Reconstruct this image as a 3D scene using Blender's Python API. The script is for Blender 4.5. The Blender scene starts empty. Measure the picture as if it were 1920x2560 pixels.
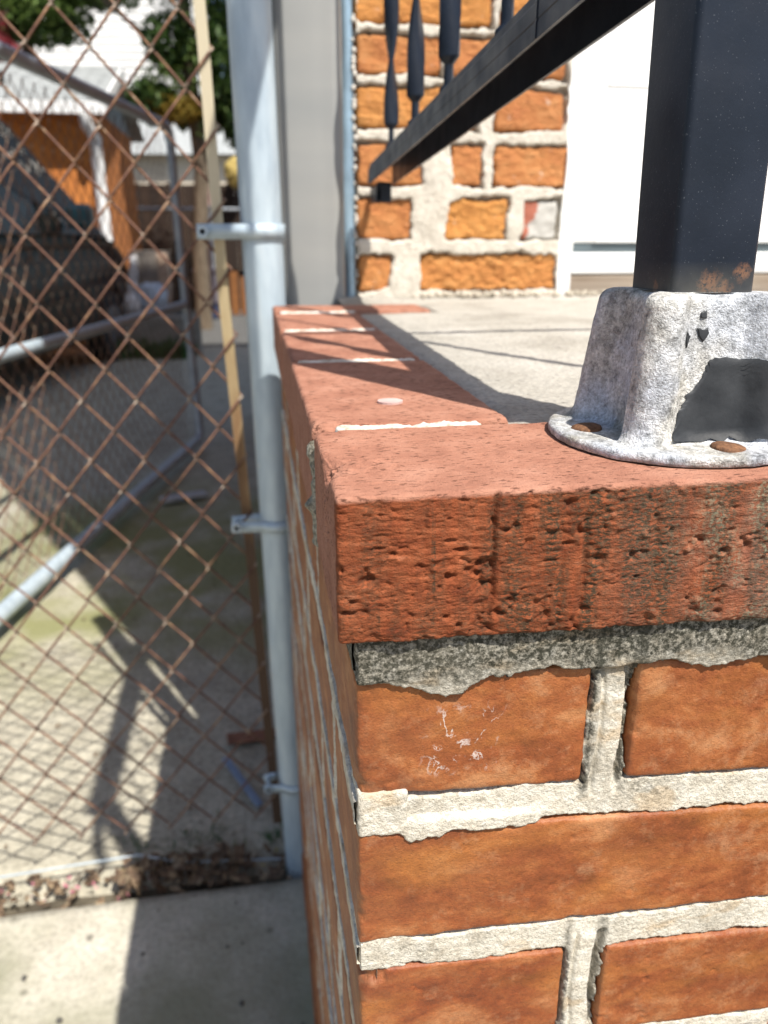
import bpy, math, random
import numpy as np

random.seed(11)
SC = bpy.context.scene
COL = SC.collection
S = 1.06                      # height of the stoop top above the ground
YAW = math.radians(9.35)      # the camera looks this far to the right of the stoop's side wall

# ------------------------------------------------------------------ camera, light, exposure
cam_d = bpy.data.cameras.new('camera')
cam = bpy.data.objects.new('camera', cam_d)
COL.objects.link(cam)
CAM = (-0.0256, -0.2633, S + 0.089)
cam.location = CAM
cam.rotation_euler = (math.radians(90 - 19.6), 0, -YAW)
cam_d.sensor_fit = 'AUTO'
cam_d.sensor_width = 36.0
cam_d.lens = 27.02
cam_d.clip_start = 0.01
cam_d.clip_end = 2000
cam_d.dof.use_dof = True
cam_d.dof.focus_distance = 0.335
cam_d.dof.aperture_fstop = 9.5
SC.camera = cam

SUN_DIR = (0.283, -0.57, 1.0)
el = math.atan2(1.0, math.hypot(SUN_DIR[0], SUN_DIR[1]))
az = math.atan2(SUN_DIR[0], SUN_DIR[1])
world = bpy.data.worlds.new('World')
SC.world = world
world.use_nodes = True
wt = world.node_tree
for n in list(wt.nodes):
    wt.nodes.remove(n)
sky = wt.nodes.new('ShaderNodeTexSky')
sky.sky_type = 'NISHITA'
sky.sun_disc = False
sky.sun_elevation = el
sky.sun_rotation = az
sky.air_density = 1.0
sky.dust_density = 1.6
sky.ozone_density = 1.0
bg = wt.nodes.new('ShaderNodeBackground')
bg.inputs['Strength'].default_value = 0.092
wo = wt.nodes.new('ShaderNodeOutputWorld')
wt.links.new(sky.outputs[0], bg.inputs['Color'])
wt.links.new(bg.outputs[0], wo.inputs['Surface'])

sun_d = bpy.data.lights.new('sun', 'SUN')
sun_d.energy = 5.0
sun_d.angle = math.radians(0.53)
sun_d.color = (1.0, 0.95, 0.87)
sun = bpy.data.objects.new('sun', sun_d)
COL.objects.link(sun)
from mathutils import Vector, Matrix
sun.rotation_euler = Vector(SUN_DIR).to_track_quat('Z', 'Y').to_euler()
sun.location = (2, -4, 7)

SC.view_settings.view_transform = 'Standard'
SC.view_settings.look = 'None'
SC.view_settings.gamma = 1.0
SC.view_settings.use_curve_mapping = False
SC.view_settings.exposure = 0.58
SC.render.engine = 'CYCLES'
SC.cycles.use_denoising = True
SC.cycles.max_bounces = 8

# ------------------------------------------------------------------ material helpers
class NT:
    def __init__(self, name, rough=0.6, metal=0.0, spec=0.5):
        m = bpy.data.materials.new(name)
        m.use_nodes = True
        self.m, self.t = m, m.node_tree
        self.b = self.t.nodes['Principled BSDF']
        self.b.inputs['Roughness'].default_value = rough
        self.b.inputs['Metallic'].default_value = metal
        self.b.inputs['Specular IOR Level'].default_value = spec
        tc = self.t.nodes.new('ShaderNodeTexCoord')
        self.co = tc.outputs['Object']
    def link(self, a, b):
        self.t.links.new(a, b)
    def put(self, sock, v):
        if isinstance(v, bpy.types.NodeSocket):
            self.link(v, sock)
        elif isinstance(v, tuple) and len(v) == 3 and sock.type == 'RGBA':
            sock.default_value = (*v, 1)
        else:
            sock.default_value = v
    def vec(self, sc, off=(0, 0, 0)):
        n = self.t.nodes.new('ShaderNodeMapping')
        n.inputs['Scale'].default_value = sc if isinstance(sc, tuple) else (sc, sc, sc)
        n.inputs['Location'].default_value = off
        self.link(self.co, n.inputs['Vector'])
        return n.outputs[0]
    def noise(self, sc, detail=3, rough=0.55, off=(0, 0, 0), dist=0.0):
        n = self.t.nodes.new('ShaderNodeTexNoise')
        n.inputs['Scale'].default_value = 1
        n.inputs['Detail'].default_value = detail
        n.inputs['Roughness'].default_value = rough
        n.inputs['Distortion'].default_value = dist
        self.link(self.vec(sc, off), n.inputs['Vector'])
        return n.outputs['Fac']
    def voro(self, sc, off=(0, 0, 0), feature='F1'):
        n = self.t.nodes.new('ShaderNodeTexVoronoi')
        n.feature = feature
        n.inputs['Scale'].default_value = 1
        self.link(self.vec(sc, off), n.inputs['Vector'])
        return n.outputs['Distance']
    def ramp(self, f, stops, interp='LINEAR'):
        n = self.t.nodes.new('ShaderNodeValToRGB')
        e = n.color_ramp.elements
        n.color_ramp.interpolation = interp
        while len(e) < len(stops):
            e.new(0.5)
        for i, (p, c) in enumerate(stops):
            e[i].position = p
            e[i].color = (*c, 1) if isinstance(c, tuple) else (c, c, c, 1)
        self.link(f, n.inputs['Fac'])
        return n.outputs['Color']
    def mix(self, f, a, b, mode='MIX'):
        n = self.t.nodes.new('ShaderNodeMix')
        n.data_type = 'RGBA'
        n.blend_type = mode
        self.put(n.inputs['Factor'], f)
        self.put(n.inputs[6], a)
        self.put(n.inputs[7], b)
        return n.outputs[2]
    def math(self, op, a, b=0.0, clamp=False):
        n = self.t.nodes.new('ShaderNodeMath')
        n.operation = op
        n.use_clamp = clamp
        self.put(n.inputs[0], a)
        self.put(n.inputs[1], b)
        return n.outputs[0]
    def axis(self, i):
        n = self.t.nodes.new('ShaderNodeSeparateXYZ')
        self.link(self.co, n.inputs[0])
        return n.outputs[i]
    def rng(self, v, a, b, lo=0.0, hi=1.0):
        n = self.t.nodes.new('ShaderNodeMapRange')
        n.inputs['From Min'].default_value = a
        n.inputs['From Max'].default_value = b
        n.inputs['To Min'].default_value = lo
        n.inputs['To Max'].default_value = hi
        self.put(n.inputs['Value'], v)
        return n.outputs[0]
    def objrand(self):
        n = self.t.nodes.new('ShaderNodeObjectInfo')
        return n.outputs['Random']
    def bump(self, h, strength=0.5, dist=0.001, normal=None):
        n = self.t.nodes.new('ShaderNodeBump')
        n.inputs['Strength'].default_value = strength
        n.inputs['Distance'].default_value = dist
        self.put(n.inputs['Height'], h)
        if normal is not None:
            self.link(normal, n.inputs['Normal'])
        return n.outputs[0]
    def out(self, color=None, normal=None, rough=None):
        if color is not None:
            self.put(self.b.inputs['Base Color'], color)
        if normal is not None:
            self.link(normal, self.b.inputs['Normal'])
        if rough is not None:
            self.put(self.b.inputs['Roughness'], rough)
        return self.m

def plain(name, col, rough=0.6, metal=0.0, var=0.25, sc=20, bump=0.0, bsc=200, bd=0.001, spec=0.5):
    n = NT(name, rough, metal, spec)
    f = n.noise(sc, 4)
    c = n.ramp(f, [(0.3, tuple(x * (1 - var) for x in col)), (0.7, tuple(min(1, x * (1 + var)) for x in col))])
    nb = n.bump(n.noise(bsc, 4), bump, bd) if bump else None
    return n.out(c, nb)

M = {}
def build_materials():
    # red extruded cap brick: dragged face, pores, dark growth on part of it
    n = NT('red cap brick', 0.85, 0, 0.25)
    f = n.noise(45, 5, 0.6)
    base = n.ramp(f, [(0.28, (0.28, 0.120, 0.078)), (0.5, (0.365, 0.168, 0.110)), (0.74, (0.44, 0.222, 0.152))])
    pores = n.ramp(n.noise((200, 560, 500), 3, 0.55), [(0.36, 1.0), (0.425, 0.0)])
    base = n.mix(n.math('MULTIPLY', pores, 0.8), base, (0.09, 0.035, 0.022))
    flecks = n.ramp(n.voro((260, 260, 260)), [(0.05, 1.0), (0.11, 0.0)])
    flecks = n.math('MULTIPLY', flecks, n.ramp(n.noise(120, 2), [(0.55, 0.0), (0.62, 1.0)]))
    base = n.mix(n.math('MULTIPLY', flecks, 0.6), base, (0.62, 0.34, 0.22))
    # the dragged front and end faces are the darker body of the brick
    g = n.t.nodes.new('ShaderNodeNewGeometry')
    sep = n.t.nodes.new('ShaderNodeSeparateXYZ')
    n.link(n.co, sep.inputs[0])
    front = n.math('MULTIPLY', n.rng(sep.outputs[1], 0.0065, 0.0045), n.rng(sep.outputs[2], S - 0.0012, S - 0.0026))
    body = n.ramp(n.noise((70, 70, 160), 5, 0.65), [(0.28, (0.125, 0.028, 0.011)), (0.46, (0.22, 0.055, 0.019)), (0.60, (0.285, 0.080, 0.030)), (0.74, (0.38, 0.15, 0.080))])
    # growth and dirt in vertical bands on the front
    x = n.axis(0)
    band = n.noise((75, 20, 9), 3, 0.6, (3.1, 0, 0))
    bandm = n.math('MULTIPLY', n.ramp(band, [(0.40, 0.0), (0.56, 1.0)]), n.rng(x, 0.015, 0.09, 0.55, 1.0), True)
    st = n.ramp(n.noise((230, 20, 7), 3, 0.6, (8, 0, 0)), [(0.56, 0.0), (0.66, 1.0)])
    bandm = n.math('MAXIMUM', bandm, n.math('MULTIPLY', st, 0.9))
    grit = n.ramp(n.noise((420, 300, 900), 4, 0.65), [(0.40, 0.0), (0.54, 1.0)])
    dirt = n.math('MULTIPLY', bandm, grit, True)
    body = n.mix(n.math('MULTIPLY', dirt, 0.92), body, (0.035, 0.032, 0.018))
    body = n.mix(n.math('MULTIPLY', n.ramp(n.noise((700, 700, 1300), 2), [(0.60, 0.0), (0.68, 1.0)]), 0.5), body, (0.05, 0.025, 0.012))
    lich = n.math('MULTIPLY', n.math('MULTIPLY', n.rng(x, 0.115, 0.165), n.ramp(n.noise((90, 90, 40), 3), [(0.42, 0.0), (0.62, 1.0)])), n.ramp(n.noise(600, 2), [(0.45, 0.0), (0.6, 1.0)]), True)
    grey = n.math('MULTIPLY', n.rng(x, 0.10, 0.17), n.ramp(n.noise((40, 40, 25), 4), [(0.36, 0.0), (0.62, 1.0)]))
    body = n.mix(n.math('MULTIPLY', grey, 0.45), body, (0.22, 0.135, 0.10))
    body = n.mix(n.math('MULTIPLY', lich, 0.6), body, (0.24, 0.25, 0.17))
    c = n.mix(front, base, body)
    h = n.math('ADD', n.noise((260, 420, 900), 4, 0.65), n.math('MULTIPLY', n.noise(1300, 2), 0.5))
    M['cap'] = n.out(c, n.bump(h, 0.9, 0.0011))

    # smooth wall brick, orange brown with paler bloom and ochre clouds
    n = NT('orange brown wall brick', 0.52, 0, 0.4)
    f = n.noise((26, 26, 40), 6, 0.65, dist=0.4)
    c = n.ramp(f, [(0.32, (0.125, 0.030, 0.010)), (0.44, (0.235, 0.061, 0.0185)), (0.55, (0.33, 0.108, 0.034)), (0.67, (0.47, 0.215, 0.092))])
    ochre = n.ramp(n.noise((14, 14, 30), 4, 0.6, (4, 1, 2)), [(0.5, 0.0), (0.68, 1.0)])
    c = n.mix(n.math('MULTIPLY', ochre, 0.55), c, (0.39, 0.155, 0.032))
    bloom = n.ramp(n.noise((60, 60, 60), 7, 0.72, (1, 5, 9)), [(0.53, 0.0), (0.68, 1.0)])
    c = n.mix(n.math('MULTIPLY', bloom, 0.55), c, (0.50, 0.275, 0.145))
    smoke = n.ramp(n.noise((17, 17, 28), 5, 0.62, (9, 3, 5), 0.8), [(0.46, 0.0), (0.70, 1.0)])
    c = n.mix(n.math('MULTIPLY', smoke, 0.5), c, (0.125, 0.032, 0.012))
    spk = n.ramp(n.noise(900, 2), [(0.28, 1.0), (0.36, 0.0)])
    c = n.mix(n.math('MULTIPLY', spk, 0.55), c, (0.13, 0.035, 0.012))
    c = n.mix(0.22, c, n.ramp(n.objrand(), [(0.0, (0.20, 0.056, 0.020)), (1.0, (0.30, 0.110, 0.036))]))
    sand = n.noise(520, 4, 0.7)
    c = n.mix(0.45, c, n.ramp(sand, [(0.30, (0.50, 0.44, 0.40)), (0.5, (1, 1, 1)), (0.70, (1.22, 1.18, 1.12))]), 'MULTIPLY')
    # cobwebby white scuff on the first brick from the corner
    X, Z = n.axis(0), n.axis(2)
    box = n.math('MULTIPLY', n.math('MULTIPLY', n.rng(X, 0.034, 0.042), n.rng(X, 0.074, 0.062)), n.math('MULTIPLY', n.rng(Z, 0.926, 0.932), n.rng(Z, 0.964, 0.956)))
    ridge = n.math('ABSOLUTE', n.math('SUBTRACT', n.noise((75, 60, 60), 5, 0.6, (2.2, 0, 0.4), 0.6), 0.5))
    web = n.math('MULTIPLY', n.math('MULTIPLY', box, n.ramp(ridge, [(0.008, 1.0), (0.024, 0.0)])), n.ramp(n.noise(140, 3, off=(1, 0, 0)), [(0.47, 0.0), (0.56, 1.0)]), True)
    c = n.mix(n.math('MULTIPLY', web, 0.75), c, (0.62, 0.56, 0.52))
    h = n.math('ADD', n.noise(190, 5, 0.65), n.math('MULTIPLY', n.noise(1100, 3), 0.6))
    M['face'] = n.out(c, n.bump(h, 0.75, 0.0008))

    # soft old brick of the house
    n = NT('old orange brick', 0.85, 0, 0.3)
    c = n.ramp(n.noise((30, 30, 55), 6, 0.65), [(0.27, (0.36, 0.11, 0.036)), (0.5, (0.56, 0.23, 0.07)), (0.74, (0.70, 0.38, 0.15))])
    c = n.mix(0.5, c, n.ramp(n.objrand(), [(0.0, (0.44, 0.16, 0.07)), (0.45, (0.54, 0.225, 0.085)), (1.0, (0.66, 0.32, 0.07))]))
    pk = n.ramp(n.noise((70, 70, 140), 5, 0.7, (5, 1, 3)), [(0.30, 1.0), (0.40, 0.0)])
    c = n.mix(n.math('MULTIPLY', pk, 0.7), c, (0.16, 0.048, 0.02))
    pl = n.ramp(n.noise((45, 45, 45), 5, 0.7, (1, 8, 3)), [(0.64, 0.0), (0.70, 1.0)])
    c = n.mix(n.math('MULTIPLY', pl, 0.6), c, (0.58, 0.50, 0.42))
    M['old'] = n.out(c, n.bump(n.noise((90, 90, 220), 6, 0.65), 1.0, 0.006))
    n = NT('grey smeared brick', 0.9)
    gx = n.math('ADD', n.axis(0), n.math('MULTIPLY', n.math('SUBTRACT', n.axis(2), 1.177), -0.35))
    gx = n.math('ADD', gx, n.math('MULTIPLY', n.math('SUBTRACT', n.noise(60, 4), 0.5), 0.05))
    c = n.mix(n.rng(gx, 0.424, 0.429), (0.36, 0.12, 0.075), (0.47, 0.455, 0.42))
    M['smear'] = n.out(c, n.bump(n.noise(220, 4), 0.6, 0.001))

    # lime mortar, with dark growth under the cap and buff weathered patches
    n = NT('pale mortar', 0.92, 0, 0.2)
    f = n.noise(160, 5, 0.65)
    c = n.ramp(f, [(0.28, (0.48, 0.425, 0.335)), (0.5, (0.66, 0.61, 0.51)), (0.75, (0.77, 0.735, 0.65))])
    buff = n.ramp(n.noise((30, 30, 60), 3, off=(7, 2, 1)), [(0.55, 0.0), (0.63, 1.0)])
    c = n.mix(n.math('MULTIPLY', buff, 0.6), c, (0.55, 0.41, 0.255))
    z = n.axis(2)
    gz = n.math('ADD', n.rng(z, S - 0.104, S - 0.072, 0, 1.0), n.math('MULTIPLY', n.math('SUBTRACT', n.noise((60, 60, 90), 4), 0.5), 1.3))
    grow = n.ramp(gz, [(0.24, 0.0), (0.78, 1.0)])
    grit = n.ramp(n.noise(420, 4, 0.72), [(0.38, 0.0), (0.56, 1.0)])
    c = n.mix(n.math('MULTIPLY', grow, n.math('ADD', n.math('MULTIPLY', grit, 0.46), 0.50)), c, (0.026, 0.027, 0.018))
    g2 = n.ramp(n.noise((24, 24, 40), 4, 0.6, (3, 3, 7)), [(0.50, 0.0), (0.72, 1.0)])
    c = n.mix(n.math('MULTIPLY', g2, n.math('MULTIPLY', grit, 0.55)), c, (0.11, 0.10, 0.075))
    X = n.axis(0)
    joint_shade = n.math('ADD', n.math('MULTIPLY', n.rng(X, 0.1085, 0.1120), n.rng(X, 0.1165, 0.1125)), n.math('MULTIPLY', n.rng(X, 0.1265, 0.1295), n.rng(X, 0.1345, 0.1325)))  # crevice shade painted dark along the head joint edges
    joint_shade = n.math('MULTIPLY', joint_shade, n.math('ADD', n.rng(z, 0.902, 0.912), n.math('MULTIPLY', n.rng(z, 0.836, 0.826), 0.7)), True)
    joint_shade = n.math('MULTIPLY', joint_shade, n.ramp(n.noise(260, 4, 0.7), [(0.34, 0.0), (0.52, 1.0)]), True)
    c = n.mix(n.math('MULTIPLY', joint_shade, 0.85), c, (0.045, 0.045, 0.034))
    c = n.mix(0.6, c, n.ramp(n.noise(750, 3, 0.7), [(0.30, (0.42, 0.41, 0.38)), (0.48, (1, 1, 1)), (0.72, (1.12, 1.12, 1.12))]), 'MULTIPLY')
    h = n.math('ADD', n.noise(600, 4, 0.7), n.math('MULTIPLY', n.noise(250, 2), 0.6))
    M['mortar'] = n.out(c, n.bump(h, 0.95, 0.0015))
    n = NT('house mortar', 0.92, 0, 0.2)
    c = n.ramp(n.noise(60, 5, 0.65), [(0.28, (0.52, 0.47, 0.39)), (0.7, (0.76, 0.71, 0.62))])
    M['hmortar'] = n.out(c, n.bump(n.noise(250, 5, 0.7), 0.9, 0.003))

    n = NT('white joint mortar', 0.9, 0, 0.2)
    c = n.ramp(n.noise(110, 5, 0.7), [(0.34, (0.30, 0.25, 0.18)), (0.44, (0.55, 0.50, 0.42)), (0.62, (0.76, 0.73, 0.67))])
    M['wmortar'] = n.out(c, n.bump(n.noise(600, 3), 0.6, 0.0008))
    n = NT('grey seam mortar', 0.95, 0, 0.2)
    c = n.ramp(n.noise(500, 4, 0.7), [(0.35, (0.10, 0.095, 0.07)), (0.65, (0.40, 0.37, 0.30))])
    M['gmortar'] = n.out(c, n.bump(n.noise(700, 3), 0.8, 0.001))

    # concrete
    def conc(name, lo, mid, hi, dots, bs=150, bd=0.002, moss=None):
        n = NT(name, 0.9, 0, 0.25)
        c = n.ramp(n.noise(9, 7, 0.68), [(0.28, lo), (0.5, mid), (0.74, hi)])
        fine = n.ramp(n.noise(bs * 1.2, 4, 0.7), [(0.3, (0.55, 0.55, 0.55)), (0.55, (1, 1, 1)), (0.75, (1.18, 1.16, 1.12))])
        c = n.mix(0.8, c, fine, 'MULTIPLY')
        d = n.ramp(n.voro(dots), [(0.10, 1.0), (0.2, 0.0)])
        d = n.math('MULTIPLY', d, n.ramp(n.noise(dots * 0.4, 2), [(0.5, 0.0), (0.6, 1.0)]))
        c = n.mix(n.math('MULTIPLY', d, 0.75), c, (0.07, 0.065, 0.055))
        if moss:
            m = n.ramp(n.noise(2.2, 5, 0.6, moss[1]), [(0.38, 0.0), (0.56, 1.0)])
            xm = n.rng(n.axis(1), moss[2][0], moss[2][1])
            xm2 = n.rng(n.axis(1), moss[2][3], moss[2][2])
            c = n.mix(n.math('MULTIPLY', m, n.math('MULTIPLY', xm, xm2)), c, moss[0])
        return n.out(c, n.bump(n.math('ADD', n.noise(bs, 5, 0.7), n.math('MULTIPLY', n.voro(bs * 0.7), 0.5)), 0.8, bd))
    M['slab'] = conc('weathered stoop concrete', (0.285, 0.265, 0.225), (0.43, 0.405, 0.355), (0.54, 0.515, 0.465), 70, 260, 0.0022)
    M['walk'] = conc('pavement concrete', (0.38, 0.35, 0.28), (0.53, 0.495, 0.41), (0.62, 0.585, 0.50), 22, 90, 0.003,
                     ((0.27, 0.265, 0.19), (6.3, 1.1, 0), (-0.6, 0.1, 0.8, 0.95)))
    M['drive'] = conc('pebbly driveway concrete', (0.29, 0.268, 0.21), (0.44, 0.41, 0.325), (0.55, 0.515, 0.415), 38, 60, 0.008,
                      ((0.245, 0.245, 0.12), (1.3, 0.2, 0), (1.5, 2.0, 3.0, 3.7)))
    M['kerb'] = conc('rough grey kerb concrete', (0.20, 0.19, 0.17), (0.29, 0.28, 0.25), (0.38, 0.36, 0.33), 20, 40, 0.006)
    M['tar'] = conc('worn grey tarmac', (0.075, 0.075, 0.072), (0.11, 0.11, 0.106), (0.15, 0.148, 0.14), 20, 30, 0.006)  # tone set dark to stand in for shade on the far ground
    n = NT('bare earth', 0.95)
    M['earth'] = n.out(n.ramp(n.noise(14, 6, 0.7), [(0.3, (0.055, 0.045, 0.03)), (0.7, (0.14, 0.12, 0.085))]), n.bump(n.noise(60, 5), 0.9, 0.01))

    # metals
    n = NT('galvanised steel', 0.42, 0.2, 0.5)
    c = n.ramp(n.noise((40, 40, 9), 5, 0.6), [(0.3, (0.36, 0.44, 0.51)), (0.6, (0.50, 0.59, 0.65)), (0.8, (0.60, 0.66, 0.69))])
    sp = n.ramp(n.voro(34), [(0.05, 1.0), (0.12, 0.0)])
    sp = n.math('MULTIPLY', sp, n.ramp(n.noise(19, 1), [(0.55, 0.0), (0.6, 1.0)]))
    c = n.mix(sp, c, (0.72, 0.68, 0.58))
    M['galv'] = n.out(c, n.bump(n.noise(80, 3), 0.15, 0.001), n.ramp(n.noise(30, 3), [(0.3, 0.34), (0.7, 0.55)]))
    n = NT('dull grey pipe', 0.5, 0.4)
    M['pipe'] = n.out(n.ramp(n.noise(12, 4), [(0.3, (0.30, 0.33, 0.37)), (0.7, (0.45, 0.48, 0.52))]))
    n = NT('rusty wire', 0.8, 0.1, 0.3)
    f = n.noise(38, 4, 0.65)
    c = n.ramp(f, [(0.30, (0.085, 0.043, 0.033)), (0.50, (0.165, 0.085, 0.060)), (0.62, (0.26, 0.15, 0.085)), (0.74, (0.46, 0.38, 0.29))])
    ph = n.math('ABSOLUTE', n.math('SUBTRACT', n.math('FRACT', n.math('ADD', n.math('DIVIDE', n.math('SUBTRACT', 1.678, n.axis(2)), 0.04775), 0.5)), 0.5))
    kn = n.math('MULTIPLY', n.rng(ph, 0.13, 0.05), n.ramp(n.noise(60, 3, off=(3, 1, 4)), [(0.44, 0.0), (0.58, 1.0)]), True)
    c = n.mix(n.math('MULTIPLY', kn, 0.6), c, (0.50, 0.43, 0.34))
    M['rust'] = n.out(c, n.bump(n.noise(500, 3), 0.5, 0.0005))
    n = NT('tension bar', 0.55, 0.3, 0.4)
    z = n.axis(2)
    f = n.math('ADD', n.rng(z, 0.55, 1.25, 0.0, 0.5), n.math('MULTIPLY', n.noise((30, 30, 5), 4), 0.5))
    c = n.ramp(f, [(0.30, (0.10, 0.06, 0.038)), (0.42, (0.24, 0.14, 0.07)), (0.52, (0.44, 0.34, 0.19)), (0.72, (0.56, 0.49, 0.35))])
    M['bar'] = n.out(c)

    n = NT('black railing paint', 0.38, 0, 0.32)
    z = n.axis(2)
    c = n.ramp(n.noise(22, 4), [(0.3, (0.009, 0.013, 0.022)), (0.7, (0.016, 0.022, 0.036))])
    sp = n.ramp(n.noise(1100, 1), [(0.70, 0.0), (0.74, 1.0)])
    c = n.mix(n.math('MULTIPLY', sp, 0.25), c, (0.25, 0.27, 0.30))
    ru = None
    for pt, r_ in (((0.1655, 0.049, S + 0.0705), 0.0065), ((0.1800, 0.049, S + 0.0755), 0.0042), ((0.1720, 0.049, S + 0.0680), 0.0050), ((0.1500, 0.064, S + 0.0690), 0.0025)):
        dn = n.t.nodes.new('ShaderNodeVectorMath'); dn.operation = 'DISTANCE'
        n.link(n.co, dn.inputs[0]); dn.inputs[1].default_value = pt
        q = n.rng(n.math('ADD', dn.outputs['Value'], n.math('MULTIPLY', n.math('SUBTRACT', n.noise(260, 4, 0.7), 0.5), 0.010)), r_, r_ * 0.35)
        ru = q if ru is None else n.math('MAXIMUM', ru, q)
    ru = n.math('MULTIPLY', ru, n.ramp(n.noise(700, 3, 0.7), [(0.36, 0.0), (0.50, 1.0)]), True)
    c = n.mix(n.math('MULTIPLY', ru, 0.65), c, (0.27, 0.125, 0.065))
    du = n.math('MULTIPLY', n.rng(z, S + 0.080, S + 0.067), n.ramp(n.noise(60, 3), [(0.25, 0.2), (0.7, 1.0)]))
    c = n.mix(n.math('MULTIPLY', du, 0.55), c, (0.17, 0.16, 0.13))
    M['black'] = n.out(c, n.bump(n.noise(500, 2), 0.12, 0.0004), n.ramp(n.noise(40, 3), [(0.3, 0.30), (0.7, 0.48)]))

    n = NT('oxidised cast aluminium', 0.75, 0.15, 0.4)
    f = n.noise(210, 6, 0.75)
    big = n.noise((45, 45, 60), 4, 0.6, (2, 7, 1))
    f2 = n.math('ADD', n.math('MULTIPLY', f, 0.62), n.math('MULTIPLY', big, 0.38))
    c = n.ramp(f2, [(0.34, (0.15, 0.15, 0.15)), (0.42, (0.37, 0.373, 0.372)), (0.50, (0.57, 0.575, 0.575)), (0.62, (0.78, 0.785, 0.79))])
    rim = n.ramp(n.math('ADD', n.noise((70, 70, 70), 4), n.rng(n.axis(2), S + 0.012, S, 0, 0.22)), [(0.62, 0.0), (0.80, 1.0)])
    c = n.mix(n.math('MULTIPLY', rim, 0.75), c, (0.25, 0.235, 0.185))
    c = n.mix(0.8, c, n.ramp(n.noise(700, 4, 0.75), [(0.30, (0.35, 0.36, 0.38)), (0.5, (1, 1, 1)), (0.68, (1.35, 1.37, 1.42))]), 'MULTIPLY')
    tint = n.ramp(n.noise((30, 30, 30), 2, off=(4, 4, 1)), [(0.40, (0.95, 0.98, 1.04)), (0.60, (1.05, 1.01, 0.93))])
    c = n.mix(1.0, c, tint, 'MULTIPLY')
    h = n.math('ADD', n.noise(380, 5, 0.72), n.math('MULTIPLY', n.noise(1200, 3), 0.5))
    M['cast'] = n.out(c, n.bump(h, 1.0, 0.0018))
    n = NT('black paint remnant', 0.55, 0, 0.3)
    M['remnant'] = n.out(n.ramp(n.noise(70, 5), [(0.3, (0.018, 0.020, 0.023)), (0.7, (0.042, 0.045, 0.049))]), n.bump(n.noise(90, 4), 0.5, 0.0012))
    n = NT('rusty screw', 0.85, 0.2)
    M['screw'] = n.out(n.ramp(n.noise(500, 4), [(0.3, (0.09, 0.042, 0.022)), (0.7, (0.26, 0.125, 0.06))]), n.bump(n.noise(900, 3), 0.6, 0.0006))

    # painted and plastic
    n = NT('grey downspout paint', 0.45, 0.0, 0.5)
    c = n.ramp(n.noise((3, 3, 14), 4), [(0.3, (0.255, 0.262, 0.258)), (0.7, (0.30, 0.30, 0.288))])
    M['spout'] = n.out(c)
    M['flash'] = plain('bluish metal flashing', (0.30, 0.42, 0.52), 0.4, 0.4, 0.2, 20)
    M['caulk'] = plain('pale caulk', (0.62, 0.58, 0.52), 0.7, 0, 0.2, 60, 0.5, 200)
    M['white'] = plain('white door paint', (0.82, 0.82, 0.81), 0.4, 0, 0.03, 6)
    M['wtrim'] = plain('white trim', (0.80, 0.80, 0.79), 0.5, 0, 0.05, 8)
    M['sweep'] = plain('grey door sweep', (0.085, 0.11, 0.12), 0.5, 0, 0.15, 12)
    n = NT('weathered sill timber', 0.85)
    M['sill'] = n.out(n.ramp(n.noise((5, 60, 90), 5), [(0.3, (0.20, 0.15, 0.105)), (0.7, (0.46, 0.385, 0.31))]), n.bump(n.noise((8, 200, 200), 4), 0.6, 0.002))
    M['sidewall'] = plain('house side brick colour', (0.36, 0.15, 0.08), 0.9, 0, 0.3, 6, 0.5, 30, 0.01)

    # background
    M['vanpaint'] = plain('near black car paint', (0.010, 0.0088, 0.008), 0.38, 0, 0.5, 5, spec=0.22)
    M['glass'] = plain('dark tinted glass', (0.012, 0.013, 0.012), 0.25, 0, 0.1, 3, spec=0.18)
    M['rubber'] = plain('tyre rubber', (0.02, 0.02, 0.02), 0.85)
    M['rim'] = plain('dull wheel rim', (0.20, 0.20, 0.21), 0.45, 0.6)
    M['teal'] = plain('teal mirror shell', (0.05, 0.13, 0.15), 0.3)
    M['red'] = plain('red lamp lens', (0.45, 0.03, 0.02), 0.3)
    n = NT('orange stucco', 0.9)
    M['orange'] = n.out(n.ramp(n.noise((6, 6, 3), 5), [(0.3, (0.45, 0.145, 0.032)), (0.7, (0.58, 0.215, 0.05))]), n.bump(n.noise(40, 4), 0.4, 0.01))
    n = NT('grey shingles', 0.9)
    M['shingle'] = n.out(n.ramp(n.noise((9, 9, 9), 5), [(0.3, (0.26, 0.275, 0.275)), (0.7, (0.40, 0.415, 0.41))]), n.bump(n.noise(60, 3), 0.5, 0.01))
    M['greyside'] = plain('blue grey siding', (0.30, 0.36, 0.40), 0.6)
    M['pvc'] = plain('white plastic pipe', (0.84, 0.84, 0.83), 0.35, 0, 0.04)
    n = NT('dark fence board', 0.85)
    M['board'] = n.out(n.mix(0.5, n.ramp(n.noise((40, 40, 2), 4), [(0.3, (0.018, 0.010, 0.007)), (0.7, (0.045, 0.024, 0.015))]),
                             n.ramp(n.objrand(), [(0.0, (0.016, 0.010, 0.007)), (1.0, (0.06, 0.032, 0.017))])))
    M['orangeboard'] = plain('orange stained board', (0.22, 0.085, 0.022), 0.8)
    n = NT('bark', 0.95)
    M['bark'] = n.out(n.ramp(n.noise((30, 30, 5), 5), [(0.3, (0.075, 0.055, 0.038)), (0.7, (0.20, 0.155, 0.105))]), n.bump(n.noise((40, 40, 8), 4), 0.9, 0.02))
    M['tanwall'] = plain('cream house render', (0.66, 0.58, 0.46), 0.9, 0, 0.1, 1)
    M['brownwall'] = plain('brown brick house wall', (0.30, 0.20, 0.165), 0.9, 0, 0.2, 2)
    M['pale'] = plain('pale house wall', (0.80, 0.79, 0.765), 0.85, 0, 0.08, 1)
    M['winglass'] = plain('window glass', (0.06, 0.075, 0.09), 0.1)
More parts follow.
